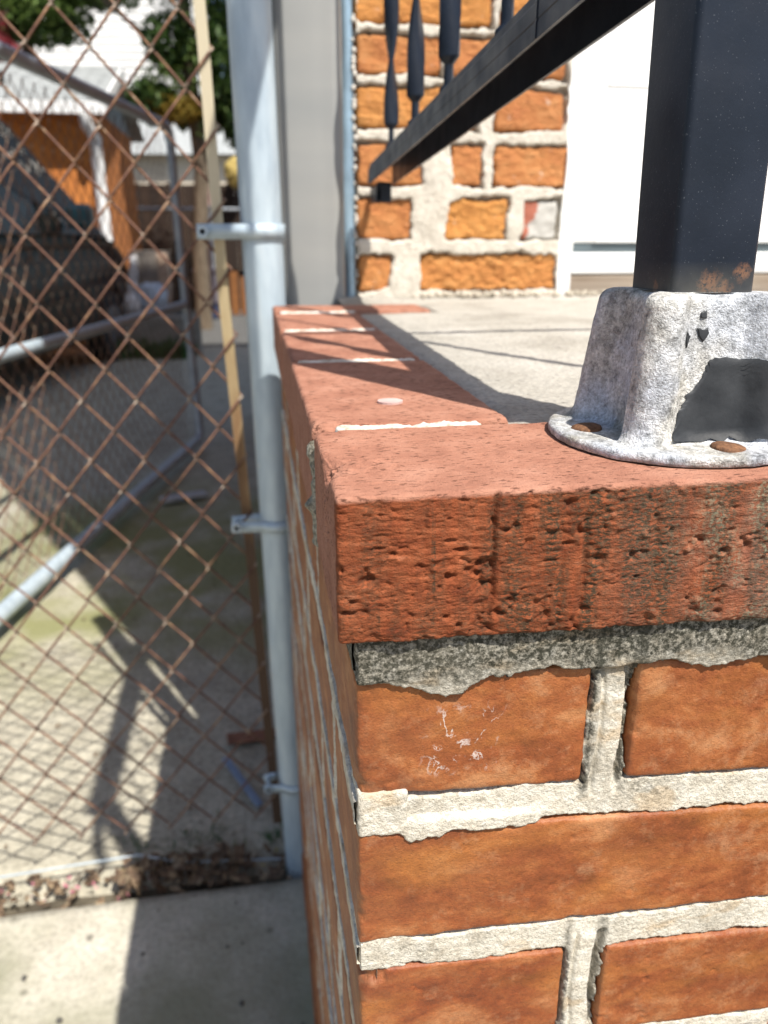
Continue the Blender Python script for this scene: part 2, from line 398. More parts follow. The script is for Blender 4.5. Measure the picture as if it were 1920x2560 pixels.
    M['yellow'] = plain('yellow cloth', (0.40, 0.30, 0.09), 0.8)
    M['pink'] = plain('dusty pink plastic', (0.52, 0.31, 0.29), 0.6)
    M['ltbin'] = plain('weathered grey bin', (0.27, 0.24, 0.21), 0.8, 0, 0.3, 8)
    M['tanside'] = plain('tan card', (0.48, 0.34, 0.245), 0.9)
    M['bag'] = plain('pale blue bag', (0.52, 0.62, 0.74), 0.4, 0, 0.15, 12, 0.6, 20, 0.02)
    M['paper'] = plain('crumpled white paper', (0.72, 0.72, 0.74), 0.8, 0, 0.15, 20, 0.6, 40, 0.02)
    M['mauve'] = plain('mauve grey plastic', (0.30, 0.265, 0.29), 0.5)
    M['navy'] = plain('navy tub plastic', (0.03, 0.05, 0.11), 0.4)

    def leafm(name, a, b, tr=0.35):
        n = NT(name, 0.55, 0, 0.4)
        c = n.ramp(n.noise(7, 3, 0.7), [(0.3, a), (0.7, b)])
        n.out(c)
        t = n.t.nodes.new('ShaderNodeBsdfTranslucent')
        n.put(t.inputs['Color'], c)
        mx = n.t.nodes.new('ShaderNodeMixShader')
        mx.inputs[0].default_value = tr
        o = n.t.nodes['Material Output']
        n.link(n.b.outputs[0], mx.inputs[1])
        n.link(t.outputs[0], mx.inputs[2])
        n.link(mx.outputs[0], o.inputs['Surface'])
        return n.m
    M['leaf'] = leafm('green leaves', (0.035, 0.075, 0.022), (0.10, 0.17, 0.045))
    M['leaf2'] = leafm('bright leaves', (0.07, 0.13, 0.03), (0.17, 0.24, 0.06))
    M['leafy'] = leafm('yellowing leaves', (0.30, 0.20, 0.04), (0.40, 0.30, 0.06))
    M['leafr'] = leafm('red leaves', (0.22, 0.03, 0.04), (0.42, 0.10, 0.11))
    M['weed'] = leafm('weed leaves', (0.03, 0.09, 0.02), (0.06, 0.16, 0.035))
    n = NT('dry litter', 0.9)
    M['litter'] = n.out(n.ramp(n.noise(55, 2, 0.8), [(0.30, (0.045, 0.03, 0.02)), (0.48, (0.12, 0.075, 0.045)), (0.58, (0.22, 0.16, 0.10)), (0.70, (0.36, 0.27, 0.16))]))
    M['petal'] = plain('pink petals', (0.42, 0.15, 0.19), 0.7, 0, 0.3, 40)
    M['yleaf'] = plain('yellow fallen leaves', (0.42, 0.34, 0.14), 0.7, 0, 0.25, 40)
    M['crumb'] = plain('mortar crumbs', (0.46, 0.41, 0.33), 0.95, 0, 0.3, 80)
build_materials()

# ------------------------------------------------------------------ mesh helpers
def tag(o, label=None, cat=None, group=None, kind=None):
    if label: o['label'] = label
    if cat: o['category'] = cat
    if group: o['group'] = group
    if kind: o['kind'] = kind
    return o

def empty(name, loc=(0, 0, 0), label=None, cat=None, group=None, rz=0.0):
    o = bpy.data.objects.new(name, None)
    o.empty_display_size = 0.1
    o.location = loc
    o.rotation_euler = (0, 0, rz)
    COL.objects.link(o)
    return tag(o, label, cat, group)

def link_mesh(name, me, mat=None, parent=None, loc=None):
    if mat is not None and not me.materials:
        me.materials.append(mat)
    o = bpy.data.objects.new(name, me)
    COL.objects.link(o)
    if parent is not None:
        o.parent = parent
    if loc is not None:
        o.location = loc
    return o

def np_mesh(name, V, Q, smooth=True):
    V = np.ascontiguousarray(V, np.float32)
    Q = np.ascontiguousarray(Q, np.int32)
    me = bpy.data.meshes.new(name)
    me.vertices.add(len(V))
    me.vertices.foreach_set('co', V.ravel())
    n, k = Q.shape
    me.loops.add(n * k)
    me.loops.foreach_set('vertex_index', Q.ravel())
    me.polygons.add(n)
    me.polygons.foreach_set('loop_start', np.arange(n, dtype=np.int32) * k)
    me.polygons.foreach_set('loop_total', np.full(n, k, np.int32))
    me.polygons.foreach_set('use_smooth', np.full(n, smooth, bool))
    me.update(calc_edges=True)
    return me

class MB:
    """collects boxes, tubes and sheets into one mesh"""
    def __init__(self):
        self.v, self.f, self.s = [], [], []
    def add(self, vs, fs, smooth=False):
        o = len(self.v)
        self.v += [tuple(p) for p in vs]
        for f in fs:
            self.f.append(tuple(i + o for i in f))
            self.s.append(smooth)
        return self
    def box(self, lo, hi, m=None):
        x0, y0, z0 = lo; x1, y1, z1 = hi
        vs = [(x0, y0, z0), (x1, y0, z0), (x1, y1, z0), (x0, y1, z0), (x0, y0, z1), (x1, y0, z1), (x1, y1, z1), (x0, y1, z1)]
        if m is not None:
            vs = [tuple(m @ Vector(p)) for p in vs]
        return self.add(vs, [(0, 3, 2, 1), (4, 5, 6, 7), (0, 1, 5, 4), (1, 2, 6, 5), (2, 3, 7, 6), (3, 0, 4, 7)])
    def bbox(self, lo, hi, b=0.004, m=None):
        """box with chamfered edges"""
        x0, y0, z0 = lo; x1, y1, z1 = hi
        V, F, idx = [], [], {}
        def vid(p):
            k = tuple(round(c, 6) for c in p)
            if k not in idx:
                idx[k] = len(V); V.append(p)
            return idx[k]
        xs, ys, zs = (x0, x1), (y0, y1), (z0, z1)
        def c(i, j, k, a):
            p = [xs[i], ys[j], zs[k]]
            s = [1 if i == 0 else -1, 1 if j == 0 else -1, 1 if k == 0 else -1]
            return tuple(p[q] + (0 if q == a else s[q] * b) for q in range(3))
        for a in range(3):
            for e in (0, 1):
                o = [q for q in range(3) if q != a]
                loop = []
                for (u, w) in ((0, 0), (1, 0), (1, 1), (0, 1)):
                    ijk = [0, 0, 0]; ijk[a] = e; ijk[o[0]] = u; ijk[o[1]] = w
                    loop.append(vid(c(*ijk, a)))
                F.append(loop)
        for a in range(3):
            o = [q for q in range(3) if q != a]
            for u in (0, 1):
                for w in (0, 1):
                    r = []
                    for e in (0, 1):
                        ijk = [0, 0, 0]; ijk[a] = e; ijk[o[0]] = u; ijk[o[1]] = w
                        r.append((vid(c(*ijk, o[0])), vid(c(*ijk, o[1]))))
                    F.append([r[0][0], r[1][0], r[1][1], r[0][1]])
        for i in (0, 1):
            for j in (0, 1):
                for k in (0, 1):
                    F.append([vid(c(i, j, k, a)) for a in range(3)])
        if m is not None:
            V = [tuple(m @ Vector(p)) for p in V]
        return self.add(V, F)
    def tube(self, pts, r, seg=10, caps=True, closed=False, smooth=True):
        pts = [Vector(p) for p in pts]
        rs = r if isinstance(r, (list, tuple)) else [r] * len(pts)
        n = len(pts)
        up = Vector((0, 0, 1))
        vs = []
        prev = None
        for i, p in enumerate(pts):
            a = pts[(i - 1) % n] if (i > 0 or closed) else p
            b = pts[(i + 1) % n] if (i < n - 1 or closed) else p
            t = (b - a)
            t = t.normalized() if t.length > 1e-9 else Vector((0, 0, 1))
            if prev is None:
                u = up.cross(t)
                if u.length < 1e-3: u = Vector((1, 0, 0)).cross(t)
            else:
                u = prev - t * prev.dot(t)
            u.normalize(); prev = u
            w = t.cross(u)
            for k in range(seg):
                an = 2 * math.pi * k / seg
                vs.append(p + (u * math.cos(an) + w * math.sin(an)) * rs[i])
        fs = []
        for i in range(n if closed else n - 1):
            i2 = (i + 1) % n
            for k in range(seg):
                k2 = (k + 1) % seg
                fs.append((i * seg + k, i * seg + k2, i2 * seg + k2, i2 * seg + k))
        self.add(vs, fs, smooth)
        if caps and not closed:
            self.add([vs[k] for k in range(seg)], [tuple(reversed(range(seg)))])
            self.add([vs[(n - 1) * seg + k] for k in range(seg)], [tuple(range(seg))])
        return self
    def sweep(self, prof, a, b, right=(1, 0, 0), up=(0, 0, 1)):
        """extrude a closed 2-D profile from a to b"""
        r, u = Vector(right), Vector(up)
        n = len(prof)
        vs = [Vector(a) + r * x + u * z for x, z in prof] + [Vector(b) + r * x + u * z for x, z in prof]
        fs = [(i, (i + 1) % n, n + (i + 1) % n, n + i) for i in range(n)]
        fs += [tuple(reversed(range(n))), tuple(range(n, 2 * n))]
        return self.add(vs, fs)
    def mesh(self, name):
        me = bpy.data.meshes.new(name)
        me.from_pydata(self.v, [], self.f)
        me.polygons.foreach_set('use_smooth', self.s)
        me.update()
        import bmesh
        bm = bmesh.new(); bm.from_mesh(me)
        bmesh.ops.recalc_face_normals(bm, faces=bm.faces)
        bm.to_mesh(me); bm.free()
        return me
    def build(self, name, mat, parent=None, loc=None):
        return link_mesh(name, self.mesh(name), mat, parent, loc)

# ------------------------------------------------------------------ numeric noise
_T = np.random.RandomState(5).rand(65536).astype(np.float32) * 2 - 1
def _h(i, j, k):
    return _T[((i * 73856093) ^ (j * 19349663) ^ (k * 83492791)) & 65535]
def vnoise(P, f, off=0):
    f = np.asarray(f if hasattr(f, '__len__') else (f, f, f), np.float64)
    q = P * f + off * 17.31 + 1000.0
    i = np.floor(q).astype(np.int64)
    t = q - i
    t = t * t * (3 - 2 * t)
    r = 0
    for a in (0, 1):
        wa = t[:, 0] if a else 1 - t[:, 0]
        for b in (0, 1):
            wb = t[:, 1] if b else 1 - t[:, 1]
            for c in (0, 1):
                wc = t[:, 2] if c else 1 - t[:, 2]
                r = r + wa * wb * wc * _h(i[:, 0] + a, i[:, 1] + b, i[:, 2] + c)
    return r
def fbm(P, f, octs=4, gain=0.55, off=0):
    f = np.asarray(f if hasattr(f, '__len__') else (f, f, f), np.float64)
    r, a, s = 0, 1.0, 0
    for o in range(octs):
        r = r + a * vnoise(P, f * 2 ** o, off + o * 3.7)
        s += a; a *= gain
    return r / s

def gridbox(lo, hi, n):
    """surface lattice of a box, shared edges welded; returns V, Q"""
    lo, hi = np.array(lo, float), np.array(hi, float)
    n = [max(1, int(k)) for k in n]
    keys, quads = [], []
    base = 0
    for a in range(3):
        o = [q for q in range(3) if q != a]
        nu, nw = n[o[0]], n[o[1]]
        for e in (0, n[a]):
            U, W = np.meshgrid(np.arange(nu + 1), np.arange(nw + 1), indexing='ij')
            K = np.zeros((U.size, 3), np.int64)
            K[:, a] = e; K[:, o[0]] = U.ravel(); K[:, o[1]] = W.ravel()
            I = np.arange(U.size).reshape(nu + 1, nw + 1) + base
            q = np.stack([I[:-1, :-1], I[1:, :-1], I[1:, 1:], I[:-1, 1:]], -1).reshape(-1, 4)
            flip = (e == 0) ^ (a == 1)
            if flip: q = q[:, ::-1]
            keys.append(K); quads.append(q); base += U.size
    K = np.concatenate(keys); Q = np.concatenate(quads)
    code = (K[:, 0] * (n[1] + 1) + K[:, 1]) * (n[2] + 1) + K[:, 2]
    _, first, inv = np.unique(code, return_index=True, return_inverse=True)
    K = K[first]
    V = lo + (hi - lo) * K / np.array(n, float)
    return V, inv.ravel()[Q]

def rounded(V, lo, hi, r):
    lo, hi = np.array(lo, float), np.array(hi, float)
    r = np.asarray(r)[:, None] if np.ndim(r) else r
    c = np.clip(V, lo + r, hi - r)
    d = V - c
    L = np.linalg.norm(d, axis=1, keepdims=True)
    nrm = d / np.maximum(L, 1e-9)
    return c + nrm * r, nrm

def brick_obj(name, lo, hi, res, mat, parent, amp=0.0006, r0=0.0035, seed=0, slope=0.0, f=60, chip=0.4, tweak=None):
    n = [(hi[i] - lo[i]) / res[i] for i in range(3)]
    V, Q = gridbox(lo, hi, n)
    ch = fbm(V, 45, 3, off=seed)
    r = r0 * (1 + 0.5 * fbm(V, 130, 2, off=seed + 2)) + 0.005 * chip * np.clip(ch - 0.25, 0, 1) * 3
    if tweak is not None:
        r = tweak(V, r)
    r = np.clip(r, 0.0008, 0.024)
    P, N = rounded(V, lo, hi, r)
    d = amp * fbm(V, f, 4, 0.6, seed + 5) + amp * 0.5 * fbm(V, f * 6, 2, 0.6, seed + 9)
    if mat is M['face']:
        d = d - 0.0011 * np.clip(fbm(V, 240, 2, 0.6, seed + 13) - 0.44, 0, 0.4) * 2.5
    P = P + N * d[:, None]
    if slope:
        P[:, 2] += slope * (P[:, 0] - lo[0])
    return link_mesh(name, np_mesh(name, P, Q), mat, parent)

def heightgrid(us, ws, fn):
    """grid over us x ws; fn(U, W) -> (n,3) points"""
    U, W = np.meshgrid(us, ws, indexing='ij')
    P = fn(U.ravel(), W.ravel())
    I = np.arange(U.size).reshape(len(us), len(ws))
    Q = np.stack([I[:-1, :-1], I[1:, :-1], I[1:, 1:], I[:-1, 1:]], -1).reshape(-1, 4)
    return P, Q
# ------------------------------------------------------------------ GROUND
def sheet(name, x0, x1, y0, y1, z, mat, res=None, amp=0.0, f=6, thick=0.06):
    if res:
        us = np.linspace(x0, x1, int((x1 - x0) / res) + 1)
        ws = np.linspace(y0, y1, int((y1 - y0) / res) + 1)
        def fn(U, W):
            p = np.stack([U, W, U * 0], 1)
            h = z + amp * fbm(p, f, 5, 0.6) + amp * 0.0
            edge = (U < x0 + 1e-6) | (U > x1 - 1e-6) | (W < y0 + 1e-6) | (W > y1 - 1e-6)
            h = np.where(edge, h - thick, h)
            wob = 0.006 * fbm(p, 14, 3, 0.6, 4)
            return np.stack([U + wob, W + wob * 0.8, h], 1)
        P, Q = heightgrid(us, ws, fn)
        o = link_mesh(name, np_mesh(name, P, Q), mat)
    else:
        o = MB().box((x0, y0, z - thick), (x1, y1, z)).build(name, mat)
    return tag(o, kind='structure')

MB_g = MB().add([(-400, -400, -0.045), (400, -400, -0.045), (400, 400, -0.045), (-400, 400, -0.045)], [(0, 1, 2, 3)])
tag(MB_g.build('ground', M['earth']), kind='structure')
sheet('pavement', -3.6, 0.30, -2.6, 0.912, 0.0, M['walk'], 0.02, 0.004, 5)
sheet('driveway', -6.0, 0.14, 0.952, 8.75, 0.0, M['drive'], 0.035, 0.006, 5)
sheet('back_yard', -12.0, 0.9, 8.80, 26.0, -0.004, M['tar'])  # added sheet, its dark colour replaces shade beyond the driveway

# ------------------------------------------------------------------ BRICK STOOP
stoop = empty('brick_stoop', (0, 0, 0), 'red brick stoop with a brick-edged top and a concrete floor', 'stoop')

# corner cap brick, dragged front face
def hero_cap():
    lo, hi = (0, 0, S - 0.0605), (0.2005, 0.107, S)
    V, Q = gridbox(lo, hi, (330, 120, 118))
    ch = fbm(V, 60, 4, off=1)
    r = 0.0022 * (1 + 0.6 * fbm(V, 220, 2, off=2)) + 0.0045 * np.clip(ch - 0.18, 0, 1) * 1.6
    # broken bite out of the top left edge
    g = np.exp(-((V[:, 1] - 0.043) / 0.012) ** 2) * (V[:, 2] > S - 0.034) * (V[:, 0] < 0.03)
    r = r + 0.011 * g * (1 + 0.5 * fbm(V, 150, 3, off=8))
    r = r + 0.005 * np.exp(-((V[:, 1] - 0.107) / 0.007) ** 2) * (V[:, 0] < 0.012)
    r = np.clip(r, 0.0008, 0.02)
    P, N = rounded(V, lo, hi, r)
    fr = np.clip(-N[:, 1] * 1.6 - 0.4, 0, 1)
    tp = np.clip(N[:, 2] * 1.6 - 0.4, 0, 1)
    lf = np.clip(-N[:, 0] * 1.6 - 0.4, 0, 1)
    # front: torn flakes, wavy horizontal tears, vertical drag grooves, pits
    fl = fbm(V, (170, 60, 520), 4, 0.62, 3)
    wob = V + 0.004 * np.stack([V[:, 0] * 0, V[:, 0] * 0, fbm(V, (60, 1, 40), 3, 0.6, 41)], 1)
    tear = np.zeros(len(V))
    for (fx, fz, o_, th) in ((130, 460, 51, 0.10), (210, 760, 57, 0.12), (90, 330, 63, 0.05)):
        c_ = np.abs(vnoise(wob, (fx, 1, fz), o_))
        gate_ = np.clip((fbm(V, (80, 1, 110), 3, 0.6, o_ + 2) - 0.02) * 5, 0, 1)
        tear += np.clip(1 - c_ / th, 0, 1) * gate_
    gr = vnoise(V, (120, 20, 9), 4)
    gr2 = vnoise(V, (300, 20, 26), 14)
    pit = fbm(V, (190, 60, 230), 2, 0.6, 6)
    d = 0.00075 * fl - 0.00060 * np.clip(tear, 0, 1.3) - 0.0014 * np.clip(gr - 0.50, 0, 1) * 2.2 * (0.6 + fl) - 0.0009 * np.clip(gr2 - 0.45, 0, 1) * 2 - 0.0022 * np.clip(pit - 0.36, 0, 0.4) * 3
    d += 0.0015 * np.clip(fbm(V, (150, 60, 240), 2, 0.6, 21) - 0.38, 0, 1) * 3
    d -= 0.0030 * np.exp(-((V[:, 0] - 0.0575 - 0.001 * vnoise(V, (1, 1, 120), 71)) / 0.0042) ** 2) * np.clip((S - 0.026 - V[:, 2]) / 0.003, 0, 1) * np.clip(0.7 + fbm(V, (260, 1, 200), 3, 0.6, 73), 0, 1.3)
    for gx, gw, gd in ((0.0605, 0.0012, 0.0022), (0.0150, 0.0016, 0.0013), (0.098, 0.0014, 0.0013), (0.0335, 0.0012, 0.0010), (0.128, 0.0016, 0.0015)):
        w = np.exp(-((V[:, 0] - gx - 0.0016 * vnoise(V, (1, 1, 70), 31)) / gw) ** 2)
        d -= gd * w * (0.35 + 0.65 * np.clip(vnoise(V, (60, 1, 80), 33) + 0.5, 0, 1.3))
    low = np.clip((S - 0.054 - V[:, 2]) / 0.006, 0, 1)
    d -= low * 0.0014 * np.clip(fbm(V, 130, 3, off=12) + 0.3, 0, 1)
    d = d * fr
    d += tp * (0.00022 * fbm(V, (150, 420, 300), 3, 0.6, 5) - 0.0009 * np.clip(vnoise(V, (170, 520, 300), 7) - 0.62, 0, 1) * 2.2)
    d += lf * (0.0004 * fbm(V, (200, 200, 260), 3, 0.6, 6))
    d += 0.0012 * g * fbm(V, 300, 3, off=10)
    P = P + N * d[:, None]
    bot = np.clip((S - 0.050 - P[:, 2]) / 0.008, 0, 1) * fr
    P[:, 2] += 0.0022 * bot * fbm(V, (75, 1, 1), 4, 0.62, 81)
    P[:, 2] -= 0.022 * P[:, 0] * np.clip((S - P[:, 2]) / 0.06, 0, 1)
    return link_mesh('cap_brick', np_mesh('cap_brick', P, Q), M['cap'], stoop)
hero_cap()

def chip2(V, r):
    return r + 0.006 * np.exp(-((V[:, 1] - 0.120) / 0.006) ** 2) * (V[:, 0] < 0.02)
brick_obj('cap_brick', (0, 0.1185, S - 0.0605), (0.1045, 0.331, S - 0.0005), (0.0012, 0.0012, 0.003), M['cap'], stoop, 0.0004, 0.0025, 3, chip=0.5, tweak=chip2)
brick_obj('cap_brick', (0.001, 0.347, S - 0.0605), (0.105, 0.548, S - 0.001), (0.0022, 0.0022, 0.004), M['cap'], stoop, 0.0005, 0.003, 4)
brick_obj('cap_brick', (0, 0.5625, S - 0.061), (0.105, 0.742, S - 0.0005), (0.003, 0.003, 0.005), M['cap'], stoop, 0.0005, 0.003, 5)
brick_obj('cap_brick', (0, 0.757, S - 0.061), (0.205, 0.852, S + 0.0005), (0.004, 0.004, 0.005), M['cap'], stoop, 0.0005, 0.003, 6)
for k in range(5):
    brick_obj('cap_brick', (0.212 + 0.214 * k, 0.001, S - 0.061), (0.414 + 0.214 * k, 0.107, S - 0.001), (0.006, 0.006, 0.006), M['cap'], stoop, 0.0006, 0.003, 20 + k)
for k in range(5):
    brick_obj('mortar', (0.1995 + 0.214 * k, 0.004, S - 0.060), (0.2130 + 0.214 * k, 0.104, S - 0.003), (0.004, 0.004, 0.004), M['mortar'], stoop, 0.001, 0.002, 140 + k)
# white mortar in the joints of the cap, held a little short of the faces
def joint(y0, y1, x0, x1, top, mat=None, seed=0):
    brick_obj('mortar', (x0, y0, S - 0.058), (x1, y1, S + top), (0.0012, 0.0016, 0.004), mat or M['wmortar'], stoop, 0.0019, 0.0018, 40 + seed, f=110, chip=1.2)
joint(0.1052, 0.1200, 0.0120, 0.0870, -0.0012, seed=1)
joint(0.3300, 0.3480, 0.006, 0.099, -0.0015, seed=2)
joint(0.5470, 0.5635, 0.004, 0.100, -0.0012, seed=3)
joint(0.7410, 0.7580, 0.008, 0.104, 0.0003, seed=4)
# grey seam of mortar standing proud at the side, between the corner brick and the next
def seam():
    us = np.linspace(-1, 1, 16)
    ws = np.linspace(S - 0.062, S - 0.008, 90)
    def fn(U, W):
        p = np.stack([U * 0.0, U * 0.006, W], 1)
        lump = 0.0035 * np.clip(fbm(p, 90, 3, 0.6, 2) + 0.15, 0, 1)
        lump = lump + 0.004 * np.exp(-((W - (S - 0.040)) / 0.003) ** 2) + 0.0028 * np.exp(-((W - (S - 0.012)) / 0.004) ** 2)
        bul = np.sqrt(np.clip(1 - U * U, 0, 1))
        x = 0.0012 - (0.0018 + lump) * bul + 0.0007 * fbm(p, 400, 2, 0.6, 5)
        y = 0.1128 + U * (0.0062 + 0.001 * fbm(p, 120, 2, 0.6, 7))
        return np.stack([x, y, W], 1)
    P, Q = heightgrid(us, ws, fn)
    link_mesh('mortar_seam', np_mesh('mortar_seam', P, Q), M['gmortar'], stoop)
seam()

# courses below the cap.  (z_bottom, z_top) at the corner, faces at x = .007 and y = .008
FX, FY = 0.007, 0.008
courses = [(0.9195, 0.9785, (-0.050, -0.022)), (0.8352, 0.9003, (-0.034, -0.062)), (0.7560, 0.8175, (-0.050, -0.056))]
front_bricks = [
    [(FX, 0.1108), (0.1322, 0.3320), (0.3430, 0.5400)],
    [(FX, 0.2280), (0.2390, 0.4400)],
    [(FX, 0.1115), (0.1330, 0.3360), (0.3460, 0.5460)],
]
def run_on(lst, step=0.213, end=1.27):
    while lst[-1][1] + 0.05 < end:
        a = lst[-1][1] + 0.0105
        lst.append((a, min(a + step - 0.0105, end)))
for lst in front_bricks: run_on(lst)
side_bricks = [
    [(0.218, 0.415), (0.426, 0.624), (0.635, 0.846)],
    [(0.120, 0.318), (0.330, 0.528), (0.540, 0.738), (0.750, 0.846)],
    [(0.218, 0.413), (0.425, 0.622), (0.634, 0.846)],
]
def nick1(V, r):   # small broken corner low on the left of the first course
    return r + 0.006 * np.exp(-((V[:, 2] - 0.926) / 0.006) ** 2) * (V[:, 0] < 0.02) * (V[:, 1] < 0.02)
def nick3(V, r):
    return r + 0.010 * np.exp(-((V[:, 2] - 0.812) / 0.009) ** 2) * (V[:, 0] < 0.02) * (V[:, 1] < 0.02)
sd = 60
for ci, (z0, z1, sl) in enumerate(courses):
    for bi, (x0, x1) in enumerate(front_bricks[ci]):
        y1 = 0.206 if (bi == 0 and ci != 1) else 0.108
        fine = x0 < 0.2
        res = (0.0011, 0.004, 0.0011) if fine else (0.006, 0.008, 0.006)
        o = brick_obj('brick', (x0, FY, z0), (x1, y1, z1), res, M['face'], stoop, 0.00065, 0.0026, sd, f=38, chip=0.8,
                  tweak=(nick1 if ci == 0 and bi == 0 else nick3 if ci == 2 and bi == 0 else None), slope=0)
        # the courses drop a little to the right
        me = o.data
        co = np.empty(len(me.vertices) * 3, np.float32); me.vertices.foreach_get('co', co); co = co.reshape(-1, 3)
        co[:, 2] += (sl[0] + (sl[1] - sl[0]) * (co[:, 2] - z0) / (z1 - z0)) * np.minimum(co[:, 0] - FX, 0.33); me.vertices.foreach_set('co', co.ravel()); me.update()
        sd += 1
    for (y0, y1) in side_bricks[ci]:
        brick_obj('brick', (FX + random.uniform(-0.0015, 0.0015), y0, z0), (0.105, y1, z1), (0.006, 0.0035, 0.003), M['face'], stoop, 0.0011, 0.003, sd, f=25)
        sd += 1
# lower courses, to the ground
zz = 0.738
lower = []
while zz > 0.05:
    lower.append((zz - 0.062, zz)); zz -= 0.079
for ci, (z0, z1) in enumerate(lower):
    k = (ci + 1) % 2
    for (x0, x1) in front_bricks[1 if k else 0]:
        dd = 0.036 * 0
        brick_obj('brick', (x0, FY, z0), (x1, 0.108 if k else (0.206 if x0 == FX else 0.108), z1 - 0.006), (0.008, 0.01, 0.008), M['face'], stoop, 0.0006, 0.003, sd)
        sd += 1
    for (y0, y1) in side_bricks[1 if k else 0]:
        brick_obj('brick', (FX + random.uniform(-0.0015, 0.0015), y0, z0), (0.105, y1, z1), (0.01, 0.005, 0.004), M['face'], stoop, 0.0011, 0.003, sd, f=25)
        sd += 1

# mortar of the front: one relief, ragged at every brick edge, thick and overhanging under the cap
def front_mortar():
    us = np.arange(FX + 0.0012, 0.345, 0.00075)
    ws = np.arange(0.735, S - 0.058, 0.00065)
    def fn(U, W):
        p = np.stack([U, U * 0, W], 1)
        sd = np.full(U.shape, 1.0)
        for ci, (z0, z1, sl) in enumerate(courses):
            a0 = z0 + sl[0] * (U - FX); a1 = z1 + sl[1] * (U - FX)
            for (x0, x1) in front_bricks[ci][:3]:
                dx = np.maximum(x0 - U, U - x1); dz = np.maximum(a0 - W, W - a1)
                if x0 == FX: dx = np.maximum(-0.05, U - x1)
                d = np.maximum(dx, dz)
                sd = np.minimum(sd, d)
        rag = 0.0036 * fbm(p, 48, 4, 0.62, 3) + 0.0016 * fbm(p, 230, 3, 0.6, 4)
        # smears lapping over the bricks: under the cap, and at the left of the first bed joint
        def bumpw(x, a, b, e):
            return np.clip((x - a) / e, 0, 1) * np.clip((b - x) / e, 0, 1)
        zt = 0.9785 - 0.022 * (U - FX)
        near = bumpw(W, zt - 0.016, zt + 0.012, 0.004)
        sm = near * (0.0004 + 0.0032 * bumpw(U, 0.012, 0.085, 0.016) + 0.0038 * bumpw(U, 0.030, 0.060, 0.008) + 0.0022 * bumpw(U, 0.140, 0.22, 0.012))
        zt2 = 0.9003 - 0.062 * (U - FX)
        near2 = bumpw(W, zt2 - 0.014, zt2 + 0.008, 0.004)
        sm = sm + near2 * (0.0055 * bumpw(U, 0.024, 0.050, 0.006) + 0.0022 * bumpw(U, 0.045, 0.085, 0.016))
        sm = sm * (1 + 0.5 * fbm(p, 110, 3, 0.6, 23))
        m = sd + rag + sm
        t = np.clip(m / 0.0012, 0, 1); t = t * t * (3 - 2 * t)
        top = np.clip((W - (S - 0.100)) / 0.006, 0, 1) * (1 - bumpw(U, 0.1085, 0.1350, 0.002) * np.clip((0.9765 - W) / 0.003, 0, 1))
        level = FY + 0.0010 - (0.0040 + 0.0012 * vnoise(p, (60, 1, 60), 19)) * top
        lip = np.clip(near2 * 1.5, 0, 1) * bumpw(U, 0.008, 0.105, 0.030)
        level = level - 0.0026 * lip
        head = ((U > 0.112) & (U < 0.131) & (W > 0.925) & (W < 0.975))
        # head joints: a trowelled tongue with a ridge at the left and a gap at the right
        hj = np.zeros_like(U)
        for (hx0, hx1, hz0, hz1) in ((0.111, 0.132, 0.905, 0.977), (0.112, 0.133, 0.745, 0.822)):
            ins = np.clip((W - hz0) / 0.01, 0, 1) * np.clip((hz1 - W) / 0.004, 0, 1)
            q = (U - hx0) / (hx1 - hx0) - 0.10 * vnoise(p, (1, 1, 45), 9)
            groove = 0.006 * np.exp(-((q - 0.86) / 0.10) ** 2) + 0.0022 * np.exp(-((q - 0.24) / 0.05) ** 2)
            hj = hj + ins * (groove - 0.0013 * ((q > 0.02) & (q < 0.72)))
        y = level + hj + 0.0006 * fbm(p, 70, 3, 0.6, 6) + 0.00035 * fbm(p, 420, 3, 0.65, 7)
        y = y * t + (FY + 0.011) * (1 - t)
        # keep the sheet behind the brick faces outside the joints
        return np.stack([U, y, W], 1)
    P, Q = heightgrid(us, ws, fn)
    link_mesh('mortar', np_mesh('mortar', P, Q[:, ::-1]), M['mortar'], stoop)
front_mortar()
def side_mortar():
    us = np.arange(FY + 0.0015, 0.847, 0.0022)
    ws = np.arange(0.30, S - 0.058, 0.0013)
    rows = [(a, b, side_bricks[i] + [(0.0, 0.206 if i != 1 else 0.108)]) for i, (a, b, _) in enumerate(courses)]
    for ci, (z0, z1) in enumerate(lower):
        k = (ci + 1) % 2
        rows.append((z0, z1, side_bricks[1 if k else 0] + [(0.0, 0.108 if k else 0.206)]))
    def fn(U, W):
        p = np.stack([U * 0, U, W], 1)
        sd = np.full(U.shape, 1.0)
        for (z0, z1, bs) in rows:
            dz = np.maximum(z0 - W, W - z1)
            if dz.min() > 1: continue
            for (y0, y1) in bs:
                sd = np.minimum(sd, np.maximum(np.maximum(y0 - U, U - y1), dz))
        m = sd + 0.0026 * fbm(p, 40, 4, 0.6, 2) - 0.0012
        t = np.clip(m / 0.0022, 0, 1); t = t * t * (3 - 2 * t)
        x = FX - 0.0006 - 0.0016 * np.clip(fbm(p, 18, 3, 0.6, 8), -0.6, 1) + 0.0005 * fbm(p, 240, 2, 0.6, 9)
        x = x * t + (FX + 0.009) * (1 - t)
        return np.stack([x, U, W], 1)
    P, Q = heightgrid(us, ws, fn)
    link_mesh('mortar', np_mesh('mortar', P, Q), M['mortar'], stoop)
side_mortar()
